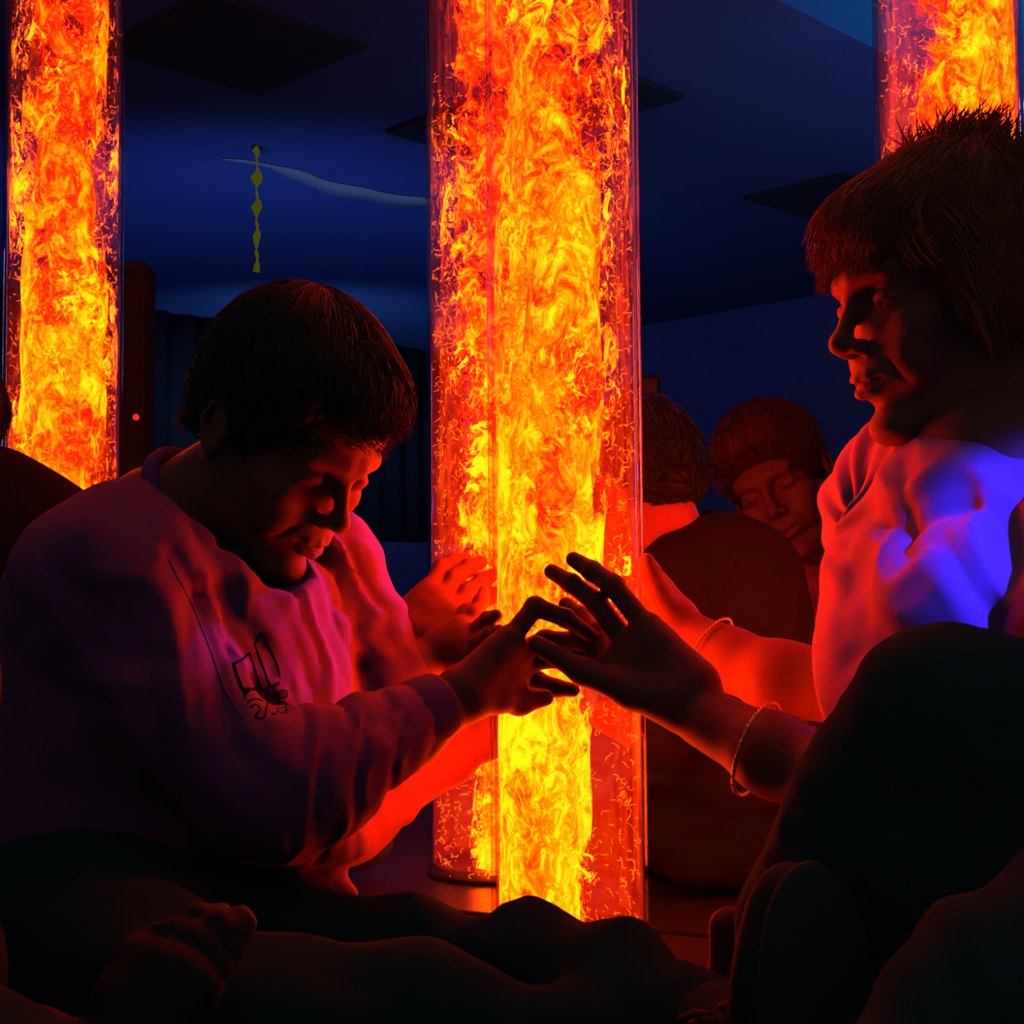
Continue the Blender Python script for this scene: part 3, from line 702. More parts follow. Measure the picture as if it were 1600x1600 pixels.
# fringe locks hanging off the forehead
parts = [(V, F, 0), (SV, SF, 0)]
for i in range(220):
    y = rr.uniform(-0.058, 0.052); x = 0.083-0.35*abs(y)**1.3*1.8; st = np.array([x-0.014, y, 0.100]); ln = rr.uniform(0.022, 0.046); pts = []
    for k in range(7):
        t = k/6; pts.append(OB+RB @ (st+np.array([0.014*math.sin(t*2.0)+rr.normal()*0.0006, (y*0.08-0.006)*t, -ln*t])))
    parts.append((*tube_VF(pts, [0.0011, 0.0012, 0.0011, 0.0010, 0.0008, 0.0006, 0.0002], 4, False), 0))
bkeep(multi_obj('hair', parts, [M['hair_dark']]))
# sweatshirt
FB = np.array([0.87, -0.5, 0]); LB = np.array([0.5, 0.87, 0])
s = SDF()
s.ell(P(250, 955, 1.22), (0.105, 0.145, 0.115), k=0.03, R=frame(FB, (0.35, -0.1, 1)))
s.ell(P(350, 1055, 1.235), (0.094, 0.13, 0.120), k=0.04, R=frame(FB, (-0.3, 0.1, 1)))
s.ell(P(230, 1180, 1.21), (0.13, 0.15, 0.13), k=0.05, R=frame(FB))
s.ell(P(180, 1340, 1.20), (0.14, 0.15, 0.10), k=0.04, R=frame(FB))
s.cap(P(420, 960, 1.29), P(430, 1120, 1.24), 0.030, 0.045, k=0.05)
s.cap(P(500, 870, 1.315), P(505, 1090, 1.27), 0.022, 0.024, k=0.03)
# near sleeve
s.ell(P(180, 915, 1.13), (0.068, 0.075, 0.066), k=0.04)
s.chain([P(168, 925, 1.12), P(255, 1090, 1.09), P(405, 1232, 1.07)], [0.060, 0.054, 0.050], k=0.02)
s.chain([P(420, 1225, 1.07), P(520, 1195, 1.105), P(600, 1150, 1.14), P(668, 1108, 1.17)], [0.052, 0.044, 0.033, 0.0265], k=0.02)
s.ell(P(450, 1265, 1.08), (0.050, 0.040, 0.034), k=0.02)
# far sleeve
s.ell(P(515, 870, 1.345), (0.045, 0.055, 0.045), k=0.03)
s.chain([P(515, 880, 1.34), P(556, 985, 1.34), P(588, 1085, 1.325)], [0.045, 0.047, 0.043], k=0.02)
s.cap(P(592, 1085, 1.32), P(628, 1062, 1.33), 0.038, 0.031, k=0.015)
# hem gathered at the lap
s.ell(P(430, 1310, 1.16), (0.075, 0.085, 0.026), k=0.02, R=frame(FB, (0.35, 0, 1)))
s.cap(P(460, 1335, 1.17), P(543, 1396, 1.18), 0.034, 0.009, k=0.012)
s.cap(P(500, 1290, 1.21), P(535, 1335, 1.23), 0.026, 0.014, k=0.008)
# neck opening
s.cap(P(330, 760, 1.22), P(305, 820, 1.22), 0.058, 0.046, k=0.008, sub=True)
s.cap(P(330, 760, 1.20), P(425, 845, 1.20), 0.052, 0.050, k=0.010, sub=True)
s.disp(P(330, 1080, 1.08), 0.12, folds((0.75, 0.1, 0.5), 0.055, 0.0055, 1))
s.disp(P(520, 1200, 1.10), 0.07, folds((0.9, 0.3, -0.25), 0.030, 0.0042, 2))
s.disp(P(470, 900, 1.27), 0.10, folds((0.9, 0.3, 0.12), 0.050, 0.0045, 3))
s.disp(P(570, 980, 1.33), 0.06, folds((0.3, 0.1, 0.9), 0.045, 0.0030, 4))
s.disp(P(400, 1080, 1.22), 0.08, folds((0.9, 0.2, 0.3), 0.060, 0.003, 5))
s.disp(P(220, 900, 1.1), 0.12, folds((0.6, -0.2, 0.7), 0.070, 0.0045, 6))
s.disp(P(470, 1340, 1.17), 0.05, folds((0.1, 0.3, 1.0), 0.024, 0.003, 7))
swV, swF = s.mesh(0.0034, 2)
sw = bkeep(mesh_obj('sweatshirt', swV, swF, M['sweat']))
# raglan seams, collar, cuffs
SB = BVHTree.FromPolygons([Vector(v) for v in swV], swF.tolist())
CAMP = Vector((0, 0, CZ))
def on_surf(bvh, pxx, pyy, lift=0.001, maxd=5):
    d = Vector(P(pxx, pyy, 1.0))-CAMP; d.normalize(); h = bvh.ray_cast(CAMP, d)
    if h[0] is None: return None
    n = h[1] if h[1].dot(d) < 0 else -h[1]
    return np.array(h[0]+n*lift)
def surf_line(bvh, pts2, r, lift=0.0008, n=26, m=5):
    pts2 = np.asarray(pts2, float); seg = np.r_[0, np.cumsum(np.linalg.norm(np.diff(pts2, axis=0), axis=1))]; q = np.linspace(0, seg[-1], n)
    X = np.interp(q, seg, pts2[:, 0]); Y = np.interp(q, seg, pts2[:, 1]); out = [on_surf(bvh, x, y, lift) for x, y in zip(X, Y)]
    out = [o for o in out if o is not None]
    if len(out) < 2: return None
    return tube_VF(out, r, m)
c = P(308, 792, 1.232); a = P(368, 872, 1.215)-c
V, F = ring_VF(c, a, np.array([-0.012, -0.056, -0.016]), 0.0075, 48, 10, 1.4); sub(mesh_obj('collar', V, F, M['rib']), sw)
def cuff(p0, p1, r0, r1, name='cuff'):
    p0 = np.asarray(p0); p1 = np.asarray(p1); n = 40; ax = frame(p1-p0, (0.1, 0.2, 1)); V = []; F = []; lv = 10
    for i in range(lv+1):
        t = i/lv; c = p0+(p1-p0)*t; r = r0+(r1-r0)*t+0.0016*math.sin(math.pi*t)
        for j in range(n):
            an = 2*math.pi*j/n; rr_ = r*(1+0.012*(j % 2)); V.append(c+ax[:, 1]*rr_*math.cos(an)+ax[:, 2]*rr_*math.sin(an))
    for i in range(lv):
        for j in range(n): F.append((i*n+j, i*n+(j+1) % n, (i+1)*n+(j+1) % n, (i+1)*n+j))
    o = mesh_obj(name, V, F, M['rib']); md = o.modifiers.new('solid', 'SOLIDIFY'); md.thickness = 0.003; md.offset = -1; return sub(o, sw)
cuff(P(636, 1128, 1.155), P(688, 1098, 1.178), 0.0295, 0.0265)
cuff(P(618, 1068, 1.327), P(648, 1052, 1.337), 0.0315, 0.0285)
# chest print: an outlined sail of three slanting bars over two outlined characters
parts = []
def ol(pts, r=0.0011):
    pts = np.asarray(pts, float); q = surf_line(SB, pts, r, -0.0003, 8*len(pts)+12)
    if q: parts.append((*q, 0))
def ar(cx, cy, rx, ry, a0, a1, r=0.0009): ol([(cx+rx*math.cos(math.radians(a)), cy+ry*math.sin(math.radians(a))) for a in np.linspace(a0, a1, 12)], r)
ol([(365, 1037), (370, 1056), (378, 1076)], 0.0019); ol([(365, 1037), (378, 1031), (390, 1020)], 0.0013); ol([(390, 1020), (399, 1048), (408, 1074)]); ol([(376, 1076), (396, 1077), (419, 1078)], 0.0015)
ol([(378, 1078), (390, 1079)], 0.0016); ol([(380, 1082), (387, 1083)], 0.0016); ol([(381, 1087), (385, 1088)], 0.0014); ol([(383, 1092), (384, 1092.5)], 0.0011)
ol([(398, 1007), (410, 1040), (422, 1073)], 0.0012); ol([(398, 1007), (408, 988)], 0.0013); ol([(408, 989), (422, 1014), (434, 1042), (437, 1058)]); ol([(423, 1073), (437, 1067)])
ar(399, 1101, 13, 9, 200, 330); ar(399, 1108, 7.5, 7, 190, 380); ol([(406, 1110), (400, 1117), (399, 1121), (411, 1123)], 0.0012); ol([(417, 1079), (418, 1100), (413, 1122)], 0.0009)
ar(443, 1084, 6.5, 6.5, 0, 360, 0.0008); ar(443, 1084, 2.6, 2.6, 0, 360, 0.0006); ol([(426, 1091), (436, 1083), (437, 1097)], 0.0008); ol([(424, 1116), (431, 1116)], 0.0015)
ar(442, 1101, 6, 4.5, 180, 380, 0.0008); ar(441, 1109, 7, 5.5, -60, 200, 0.0008); ol([(436, 1106), (447, 1105)], 0.0007)
if parts: tag(sub(multi_obj('chest_print', parts, [M['print']]), sw), 'dark outlined sail-shaped print with characters')
parts = []
for pts in ([(262, 872), (300, 945), (330, 1020), (352, 1080), (380, 1125)],):
    q = surf_line(SB, pts, 0.0010, -0.0002, 40)
    if q: parts.append((*q, 0))
sub(multi_obj('shoulder_seam', parts, [M['rib']]), sw)
# trousers
s = SDF()
s.ell(P(150, 1450, 1.15), (0.16, 0.14, 0.10), k=0.04)
s.chain([P(200, 1450, 1.15), P(420, 1518, 1.10), P(640, 1512, 1.06), P(800, 1500, 1.0), P(960, 1535, 0.93), P(1130, 1610, 0.84)], [0.080, 0.060, 0.042, 0.032, 0.032, 0.028], k=0.03)
s.chain([P(120, 1470, 1.08), P(200, 1560, 0.95), P(420, 1620, 0.86)], [0.085, 0.070, 0.050], k=0.03)
s.chain([P(420, 1620, 0.86), P(640, 1600, 0.90), P(900, 1640, 0.88)], [0.055, 0.045, 0.035], k=0.03)
s.disp(P(800, 1490, 1.0), 0.16, folds((0.95, 0.2, 0.3), 0.11, 0.007, 11))
s.disp(P(450, 1500, 1.0), 0.16, folds((0.6, 0.5, 0.6), 0.12, 0.006, 12))
vf_obj('trousers', s, 0.0045, M['dark_trousers'], None, 2); bkeep(bpy.data.objects['trousers'])
# shoe of the outstretched leg, toe up
s = SDF()
RS = frame((0.35, -0.94, 0.12))
s.ell(P(1246, 1545, 0.760), (0.036, 0.031, 0.066), k=0.0, R=RS)
s.ell(P(1236, 1680, 0.775), (0.036, 0.029, 0.06), k=0.03, R=RS)
s.cap(P(1200, 1690, 0.79), P(1130, 1620, 0.84), 0.036, 0.032, k=0.02)
sh = bkeep(mesh_obj('shoe', *s.mesh(0.0026, 2), M['shoe']))
s = SDF(); o_ = np.array([0.35, -0.94, 0.12])*0.020
s.ell(P(1246, 1545, 0.760)+o_, (0.018, 0.0335, 0.068), k=0.0, R=RS); s.ell(P(1236, 1690, 0.775)+o_, (0.018, 0.030, 0.06), k=0.03, R=RS)
so = keep(mesh_obj('sole', *s.mesh(0.0026, 2), M['rubber']), boy); boy_sole = so; sub(so, sh)
SHB = sh
# lace with metal-ended tips near the ankle
parts = []
for k_, (a_, b_, c_) in enumerate((((1060, 1592), (1085, 1583), (1108, 1586)), ((1080, 1600), (1100, 1592), (1128, 1600)))):
    pts = [P(a_[0], a_[1], 0.795), P(b_[0], b_[1], 0.785), P(c_[0], c_[1], 0.79)]
    parts.append((*tube_VF(pts, 0.0022, 6), 0))
parts.append((*tube_VF([P(1124, 1574, 0.790), P(1128, 1573, 0.786), P(1134, 1574, 0.790)], 0.0022, 8), 0))
tag(sub(multi_obj('shoe_lace', parts, [M['lace']]), sh), 'shoe lace with red glints in its colour')

# ================= THE WOMAN =================
wom = empty('person', (0.44, 1.12, 0)); tag(wom, 'smiling woman with short blonde hair and white T-shirt reaching to the nearest bubble tube', 'person')
def wkeep(o): return keep(o, wom)
RW = head_frame((-0.968, -0.25), 11, 0); SW = 0.95
OW = P(1327, 466, 1.105)-RW @ (np.array([0.0925, 0, 0.018])*SW)
s = SDF(); head_sdf(s, OW, RW, SW, smile=1.0, lid=0.0014, woman=True, neck_to=P(1560, 730, 1.10), neck_r=0.048)
hV, hF = s.mesh(0.0019, 2)
# near (left) forearm and hand
s = SDF()
s.chain([P(1745, 880, 0.945), P(1690, 975, 0.93), P(1600, 1110, 0.96), P(1475, 1285, 1.0)], [0.042, 0.040, 0.038, 0.034], k=0.02)
s.chain([P(1470, 1290, 1.0), P(1330, 1230, 1.06), P(1210, 1180, 1.11), P(1100, 1122, 1.17)], [0.036, 0.034, 0.0295, 0.0245], k=0.02)
mc = [P(1012, 982, 1.205), P(982, 1010, 1.215), P(958, 1036, 1.222), P(948, 1058, 1.222)]
hand_sdf(s, P(1072, 1082, 1.185), mc,
    [[P(958, 915, 1.215), P(925, 892, 1.225), P(896, 874, 1.235)],
     [P(932, 942, 1.225), P(893, 912, 1.238), P(862, 893, 1.25)],
     [P(930, 988, 1.245), P(905, 962, 1.262), P(884, 944, 1.272)],
     [P(920, 1020, 1.25), P(895, 1010, 1.262), P(870, 1000, 1.268)]],
    [P(1060, 1100, 1.18), P(985, 1082, 1.19), P(912, 1050, 1.20), P(840, 1008, 1.21)], 0.021, 0.0135, 0.0088, k=0.01)
aV, aF = s.mesh(0.0019, 1)
# far (right) arm, hand closing on the right side of the tube
s = SDF()
s.chain([P(1415, 770, 1.25), P(1395, 930, 1.275), P(1352, 1072, 1.275)], [0.034, 0.033, 0.034], k=0.02)
s.chain([P(1345, 1078, 1.27), P(1220, 1062, 1.32), P(1140, 1030, 1.36), P(1070, 985, 1.39)], [0.034, 0.033, 0.027, 0.0215], k=0.02)
mc = [P(1022, 905, 1.430), P(1020, 925, 1.415), P(1018, 948, 1.405), P(1018, 968, 1.395)]
hand_sdf(s, P(1052, 968, 1.40), mc,
    [[P(1008, 880, 1.445), P(985, 868, 1.458), P(958, 862, 1.462)],
     [P(1008, 905, 1.435), P(985, 895, 1.452), P(958, 890, 1.458)],
     [P(1008, 930, 1.428), P(985, 922, 1.448), P(960, 918, 1.455)],
     [P(1010, 955, 1.42), P(990, 950, 1.440), P(965, 946, 1.45)]],
    [P(1050, 960, 1.39), P(1028, 925, 1.375), P(1016, 895, 1.362), P(1010, 875, 1.352)], 0.018, 0.0115, 0.0078)
bV, bF = s.mesh(0.0021, 1)
s = SDF(); s.cap(P(1560, 730, 1.10), P(1560, 1050, 1.08), 0.07, 0.085, k=0.02); s.cap(P(1560, 1050, 1.08), P(1640, 1350, 1.06), 0.085, 0.1, k=0.02)
s.cap(P(1560, 800, 1.1), P(1420, 780, 1.23), 0.045, 0.030, k=0.02); s.cap(P(1560, 820, 1.1), P(1745, 880, 0.945), 0.045, 0.035, k=0.02)
tV, tF = s.mesh(0.008, 1)
wkeep(multi_obj('body', [(hV, hF, 0), (aV, aF, 0), (bV, bF, 0), (tV, tF, 0)], [M['skin']]))
eyes_obj(OW, RW, SW, wom)
# teeth
tp = [OW+RW @ (np.array([x, y, -0.0545])*SW) for x, y in ((0.080, -0.020), (0.089, -0.010), (0.0915, 0), (0.089, 0.010), (0.080, 0.020))]
wkeep(mesh_obj('teeth', *tube_VF(tp, 0.0040, 8), M['tooth']))
# hair
s = SDF(); s.local(OW, RW, SW)
s.ell((-0.018, 0, 0.052), (0.100, 0.087, 0.088), k=0.0)
s.ell((-0.045, 0, 0.005), (0.068, 0.082, 0.085), k=0.02)
s.ell((0.052, 0.0, 0.082), (0.046, 0.066, 0.032), k=0.02)
s.ell((0.080, 0.004, 0.060), (0.014, 0.054, 0.030), k=0.014, R=rotm('Y', 8))
s.ell((0.000, 0.072, 0.010), (0.048, 0.022, 0.055), k=0.012); s.ell((0.000, -0.072, 0.010), (0.048, 0.022, 0.055), k=0.012)
s.ell((0.120, 0, -0.034), (0.095, 0.16, 0.082), k=0.005, sub=True)
s.ell((0.085, 0, -0.085), (0.085, 0.2, 0.085), k=0.01, sub=True)
s.box((0, 0, -0.135), (0.2, 0.2, 0.07), k=0.01, sub=True)
V, F = s.mesh(0.0024, 1)
def floww(p):
    q = RW.T @ (p-OW); d = np.array([q[0]+0.06, q[1]*0.9, 0]); d /= np.linalg.norm(d)+1e-6
    d[2] -= 0.35+2.0*max(0, 0.08-q[2])*5; 
    if q[0] < -0.02: d[0] -= 0.4
    return RW @ d
SV, SF = shell_strands(V, F, 5200, floww, 0.052, 0.0006, 0.0010, 0.14, 9)
parts = [(V, F, 0), (SV, SF, 0)]
for i in range(420):   # swept fringe
    y = rr.uniform(-0.07, 0.07); x = 0.083-0.6*abs(y)**1.4*1.5; st = np.array([x-0.016, y, 0.086]); ln = rr.uniform(0.035, 0.062); pts = []; sw_ = rr.uniform(-0.004, 0.014)
    for k in range(7):
        t = k/6; pts.append(OW+RW @ ((st+np.array([0.022*math.sin(t*2.1)-0.010*t*t, (y*0.15+sw_)*t, -ln*t-0.004*t*t]))*SW))
    parts.append((*tube_VF(pts, [0.0010, 0.0011, 0.0010, 0.0009, 0.0007, 0.0005, 0.0002], 4, False), 0))
for i in range(420):   # upright tousled crown
    a = rr.uniform(0, 6.28); r0 = rr.uniform(0, 0.055)**0.9; bx_, by_ = -0.050+r0*math.cos(a)*0.8, r0*math.sin(a); st = np.array([bx_, by_, 0.050+0.088*math.sqrt(max(0.05, 1-((bx_+0.018)/0.1)**2-(by_/0.087)**2))]); ln = rr.uniform(0.020, 0.042); dr_ = np.array([rr.uniform(-0.9, 0.5), rr.normal()*0.4, 1.0]); dr_ /= np.linalg.norm(dr_); pts = []
    for k in range(6):
        t = k/5; pts.append(OW+RW @ ((st+dr_*ln*t+np.array([-0.008*t*t, 0, -0.006*t*t]))*SW))
    parts.append((*tube_VF(pts, [0.0011, 0.0011, 0.0009, 0.0007, 0.0005, 0.0002], 4, False), 0))
for i in range(420):   # side locks over ear and temple
    q_ = rr.choice((-1, 1)); x = rr.uniform(-0.06, 0.045); st = np.array([x, q_*0.080, rr.uniform(0.0, 0.07)]); ln = rr.uniform(0.035, 0.070); pts = []
    for k in range(7):
        t = k/6; pts.append(OW+RW @ ((st+np.array([-0.3*ln*t+0.1*ln*t*(x > 0.02), q_*0.012*math.sin(t*2.5), -ln*t]))*SW))
    parts.append((*tube_VF(pts, [0.0008, 0.0010, 0.0009, 0.0008, 0.0007, 0.0005, 0.0002], 4, False), 0))
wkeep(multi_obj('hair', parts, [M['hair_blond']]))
# T-shirt
FW = np.array([-0.93, -0.36, 0])
s = SDF()
s.ell(P(1520, 935, 1.10), (0.082, 0.130, 0.115), k=0.03, R=frame(FW, (0.1, 0, 1)))
s.ell(P(1570, 1100, 1.09), (0.088, 0.120, 0.15), k=0.04, R=frame(FW))
s.cap(P(1420, 745, 1.22), P(1690, 830, 1.0), 0.044, 0.048, k=0.03)
s.cap(P(1440, 735, 1.19), P(1590, 770, 1.08), 0.045, 0.045, k=0.02)
s.ell(P(1400, 905, 1.165), (0.060, 0.062, 0.066), k=0.028)            # far breast
s.ell(P(1505, 960, 1.02), (0.060, 0.066, 0.070), k=0.035)             # near breast
s.ell(P(1400, 1020, 1.12), (0.055, 0.090, 0.055), k=0.035)
s.ell(P(1440, 1100, 1.10), (0.070, 0.110, 0.07), k=0.04)
s.chain([P(1400, 735, 1.24), P(1366, 790, 1.26), P(1352, 850, 1.27)], [0.046, 0.044, 0.036], k=0.02)   # far sleeve
s.chain([P(1690, 830, 1.0), P(1745, 870, 0.95), P(1705, 950, 0.935)], [0.052, 0.054, 0.050], k=0.02)
s.cap(P(1400, 712, 1.20), P(1500, 735, 1.13), 0.030, 0.040, k=0.02)
s.ell(P(1500, 770, 1.10), (0.06, 0.07, 0.05), k=0.03)
s.cap(P(1555, 600, 1.105), P(1562, 695, 1.10), 0.055, 0.050, k=0.006, sub=True)
def star_folds(c, amp, n, ph, rad):
    """creases fanning out from a point, in the plane of the chest"""
    l_ = np.array([0.36, -0.93, 0.0])
    def fn(X, Y, Z):
        u = (X-c[0])*l_[0]+(Y-c[1])*l_[1]; v = Z-c[2]; a = np.arctan2(v, u); return (-amp*np.sin(a*n+ph)*np.minimum(1, np.sqrt(u*u+v*v)/0.04)).astype(np.float32)
    return fn
s.disp(P(1360, 770, 1.19), 0.085, star_folds(P(1330, 860, 1.2), 0.0055, 13, 0.4, 0.1))
s.disp(P(1480, 880, 1.05), 0.10, folds((0.75, 0.0, 0.62), 0.085, 0.0075, 22))
s.disp(P(1560, 860, 1.02), 0.09, folds((0.85, -0.1, 0.42), 0.060, 0.0080, 23))
s.disp(P(1420, 1000, 1.10), 0.06, folds((0.55, 0.0, 0.85), 0.090, 0.0060, 24))
twV, twF = s.mesh(0.0032, 2)
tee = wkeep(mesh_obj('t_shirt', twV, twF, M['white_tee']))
c = P(1538, 708, 1.095); a = P(1482, 672, 1.10)-c
V, F = ring_VF(P(1560, 693, 1.10), np.array([-0.050, -0.014, -0.004]), np.array([0.016, -0.052, -0.016]), 0.0060, 48, 10, 1.5); sub(mesh_obj('neckband', V, F, M['white_tee']), tee)
# bracelets
def bracelet(p, axis, r, n, th=0.0011, sq=1.0):
    Rf = frame(axis, (0, 0.2, 1)); return torus_link_chain(np.asarray(p), Rf[:, 2], Rf[:, 1], r*sq, r, n, th, 'gold', 'bracelet', None)
wkeep(bracelet(P(1183, 1170, 1.118), P(1330, 1232, 1.06)-P(1175, 1165, 1.13)+np.array([0, 0.03, 0.0]), 0.0375, 26, 0.0013, 1.03))
wkeep(bracelet(P(1108, 1018, 1.372), P(1140, 1030, 1.36)-P(1070, 985, 1.39), 0.0320, 24, 0.0012, 1.15))
# trousers: raised near knee, folded shin, other leg low in front
s = SDF()
s.chain([P(1740, 1320, 1.0), P(1640, 1205, 0.88), P(1478, 1122, 0.80)], [0.080, 0.068, 0.048], k=0.03)
s.chain([P(1468, 1125, 0.80), P(1385, 1260, 0.83), P(1285, 1450, 0.88), P(1235, 1600, 0.93)], [0.046, 0.048, 0.046, 0.038], k=0.03)
s.chain([P(1560, 1200, 0.82), P(1450, 1400, 0.84), P(1400, 1600, 0.86)], [0.07, 0.08, 0.07], k=0.03)
s.ell(P(1720, 1400, 1.04), (0.12, 0.14, 0.10), k=0.03)
fk = folds((0.93, 0.1, 0.42), 0.022, 0.0018, 31)
s.disp(P(1290, 1330, 0.80), 0.085, fk)
s.disp(P(1450, 1250, 0.78), 0.09, folds((0.8, 0.1, 0.4), 0.05, 0.0022, 32))
wkeep(mesh_obj('trousers', *s.mesh(0.0036, 2), M['corduroy']))
s = SDF(); s.chain([P(1700, 1480, 0.66), P(1560, 1560, 0.62), P(1440, 1690, 0.60)], [0.050, 0.040, 0.036], k=0.02)
s.disp(None, 1, folds((0.7, 0.2, 0.6), 0.05, 0.002, 33)); wkeep(mesh_obj('trouser_leg', *s.mesh(0.0036, 2), M['corduroy']))
s = SDF(); s.chain([P(1140, 1450, 0.95), P(1148, 1530, 0.95), P(1205, 1600, 0.95)], [0.014, 0.016, 0.022], k=0.01); s.cap(P(1170, 1550, 0.95), P(1300, 1590, 0.95), 0.024, 0.03, k=0.01)
wkeep(mesh_obj('shoe', *s.mesh(0.0026, 1), M['red_lit']))

# ================= OTHER PEOPLE =================
def simple_hair(name, o, R, sc, m, parent, front=0.10, n=1500, seed=1, L=0.04, low=-0.05):
    s = SDF(); s.local(o, R, sc)
    s.ell((-0.012, 0, 0.056), (0.104, 0.085, 0.086), k=0.0); s.ell((-0.055, 0, 0.012), (0.052, 0.068, 0.062), k=0.02); s.ell((0.058, 0, 0.085), (0.045, 0.062, 0.034), k=0.02)
    s.ell((0.118, 0, -0.030), (0.092, 0.14, 0.088), k=0.006, sub=True); s.ell((0.092, 0, -0.075), (0.095, 0.2, 0.085), k=0.012, sub=True)
    for q in (-1, 1): s.ell((-0.010, q*0.086, -0.008), (0.022, 0.030, 0.034), k=0.005, sub=True)
    s.box((0, 0, low-0.075), (0.2, 0.2, 0.075), k=0.01, sub=True)
    V, F = s.mesh(0.0032, 1)
    def fl(p):
        q = R.T @ (p-o); d = np.array([q[0]+0.055, q[1], 0]); d /= np.linalg.norm(d)+1e-6; d[2] -= 0.3+2.5*max(0, -q[0]); return R @ d
    SV, SF = shell_strands(V, F, n, fl, L, 0.0010, 0.0012, 0.2, seed)
    return keep(multi_obj(name, [(V, F, 0), (SV, SF, 0)], [m]), parent)

# child with back turned, right of the central tube
k3 = empty('person', (P(1120, 1300, 1.72)[0], 1.72, 0)); tag(k3, 'dark-haired child in a dark top seen from behind, right of the nearest tube', 'person')
R3 = head_frame((-0.80, 0.60), 38, 0); O3 = P(1000, 785, 1.71)
s = SDF(); head_sdf(s, O3, R3, 0.92, smile=0.3, neck_to=P(1068, 880, 1.71), neck_r=0.040); V1, F1 = s.mesh(0.0028, 2)
s = SDF(); s.cap(P(1085, 960, 1.72), P(1120, 1180, 1.73), 0.06, 0.08, k=0.02); s.cap(P(1050, 920, 1.66), P(1030, 1150, 1.60), 0.034, 0.028, k=0.02); s.cap(P(1030, 1150, 1.60), P(950, 1120, 1.62), 0.028, 0.020, k=0.02)
V2, F2 = s.mesh(0.006, 1)
keep(multi_obj('body', [(V1, F1, 0), (V2, F2, 0)], [M['skin']]), k3)
simple_hair('hair', O3, R3, 0.94, M['hair_black'], k3, seed=3)
s = SDF()
s.ell(P(1105, 985, 1.72), (0.120, 0.10, 0.14), k=0.02); s.ell(P(1140, 1170, 1.73), (0.125, 0.11, 0.14), k=0.05)
s.cap(P(1075, 872, 1.70), P(1150, 882, 1.73), 0.050, 0.053, k=0.04)
s.chain([P(1052, 900, 1.66), P(1040, 1030, 1.62), P(1030, 1160, 1.60)], [0.046, 0.042, 0.036], k=0.03)
s.chain([P(1190, 900, 1.74), P(1215, 1060, 1.72), P(1200, 1220, 1.66)], [0.050, 0.046, 0.042], k=0.03)
s.cap(P(1020, 760, 1.71), P(1050, 805, 1.71), 0.050, 0.042, k=0.008, sub=True)
s.disp(P(1120, 1050, 1.62), 0.14, folds((0.5, 0.1, 0.85), 0.09, 0.006, 41))
keep(mesh_obj('sweater', *s.mesh(0.0045, 2), M['dark_top']), k3)
s = SDF(); s.ell(P(1150, 1290, 1.74), (0.14, 0.13, 0.07), k=0.0); s.chain([P(1190, 1295, 1.72), P(1270, 1330, 1.62), P(1080, 1350, 1.60)], [0.060, 0.044, 0.030], k=0.03)
s.chain([P(1090, 1290, 1.72), P(950, 1310, 1.62)], [0.065, 0.045], k=0.03)
keep(mesh_obj('trousers', *s.mesh(0.006, 2), M['black_top']), k3)

# smiling child with tilted head
k4 = empty('person', (P(1300, 1300, 2.424)[0], 2.42, 0)); tag(k4, 'smiling sandy-haired child with tilted head, left of the woman in white', 'person')
R4 = head_frame((-0.40, -0.92), 14, -24); O4 = P(1222, 762, 2.280)
s = SDF(); head_sdf(s, O4, R4, 1.02, smile=1.0, lid=0.0016, neck_to=P(1290, 880, 2.436), neck_r=0.048); V1, F1 = s.mesh(0.0026, 2)
s = SDF(); s.cap(P(1290, 880, 2.436), P(1310, 1200, 2.460), 0.084, 0.108, k=0.02); V2, F2 = s.mesh(0.008, 1)
keep(multi_obj('body', [(V1, F1, 0), (V2, F2, 0)], [M['skin_dimmed']]), k4); eyes_obj(O4, R4, 1.02, k4)
simple_hair('hair', O4, R4, 1.06, M['hair_sandy'], k4, seed=5, L=0.045)
s = SDF(); s.ell(P(1310, 1000, 2.436), (0.156, 0.108, 0.168), k=0.02); s.ell(P(1320, 1150, 2.448), (0.144, 0.120, 0.156), k=0.04)
s.chain([P(1270, 905, 2.400), P(1258, 1000, 2.352), P(1262, 1100, 2.316)], [0.060, 0.053, 0.046], k=0.03); s.cap(P(1340, 900, 2.460), P(1420, 920, 2.472), 0.066, 0.066, k=0.03)
s.cap(P(1262, 800, 2.400), P(1292, 880, 2.424), 0.062, 0.060, k=0.008, sub=True)
s.disp(P(1280, 980, 2.340), 0.12, folds((0.8, 0.1, 0.5), 0.06, 0.006, 42))
keep(mesh_obj('top', *s.mesh(0.0045, 2), M['pink_tee']), k4)
s = SDF(); s.ell(P(1320, 1230, 2.448), (0.168, 0.144, 0.084), k=0.0); s.chain([P(1280, 1225, 2.400), P(1180, 1260, 2.232), P(1300, 1275, 2.160)], [0.072, 0.058, 0.043], k=0.03)
keep(mesh_obj('trousers', *s.mesh(0.006, 2), M['dark_trousers']), k4)

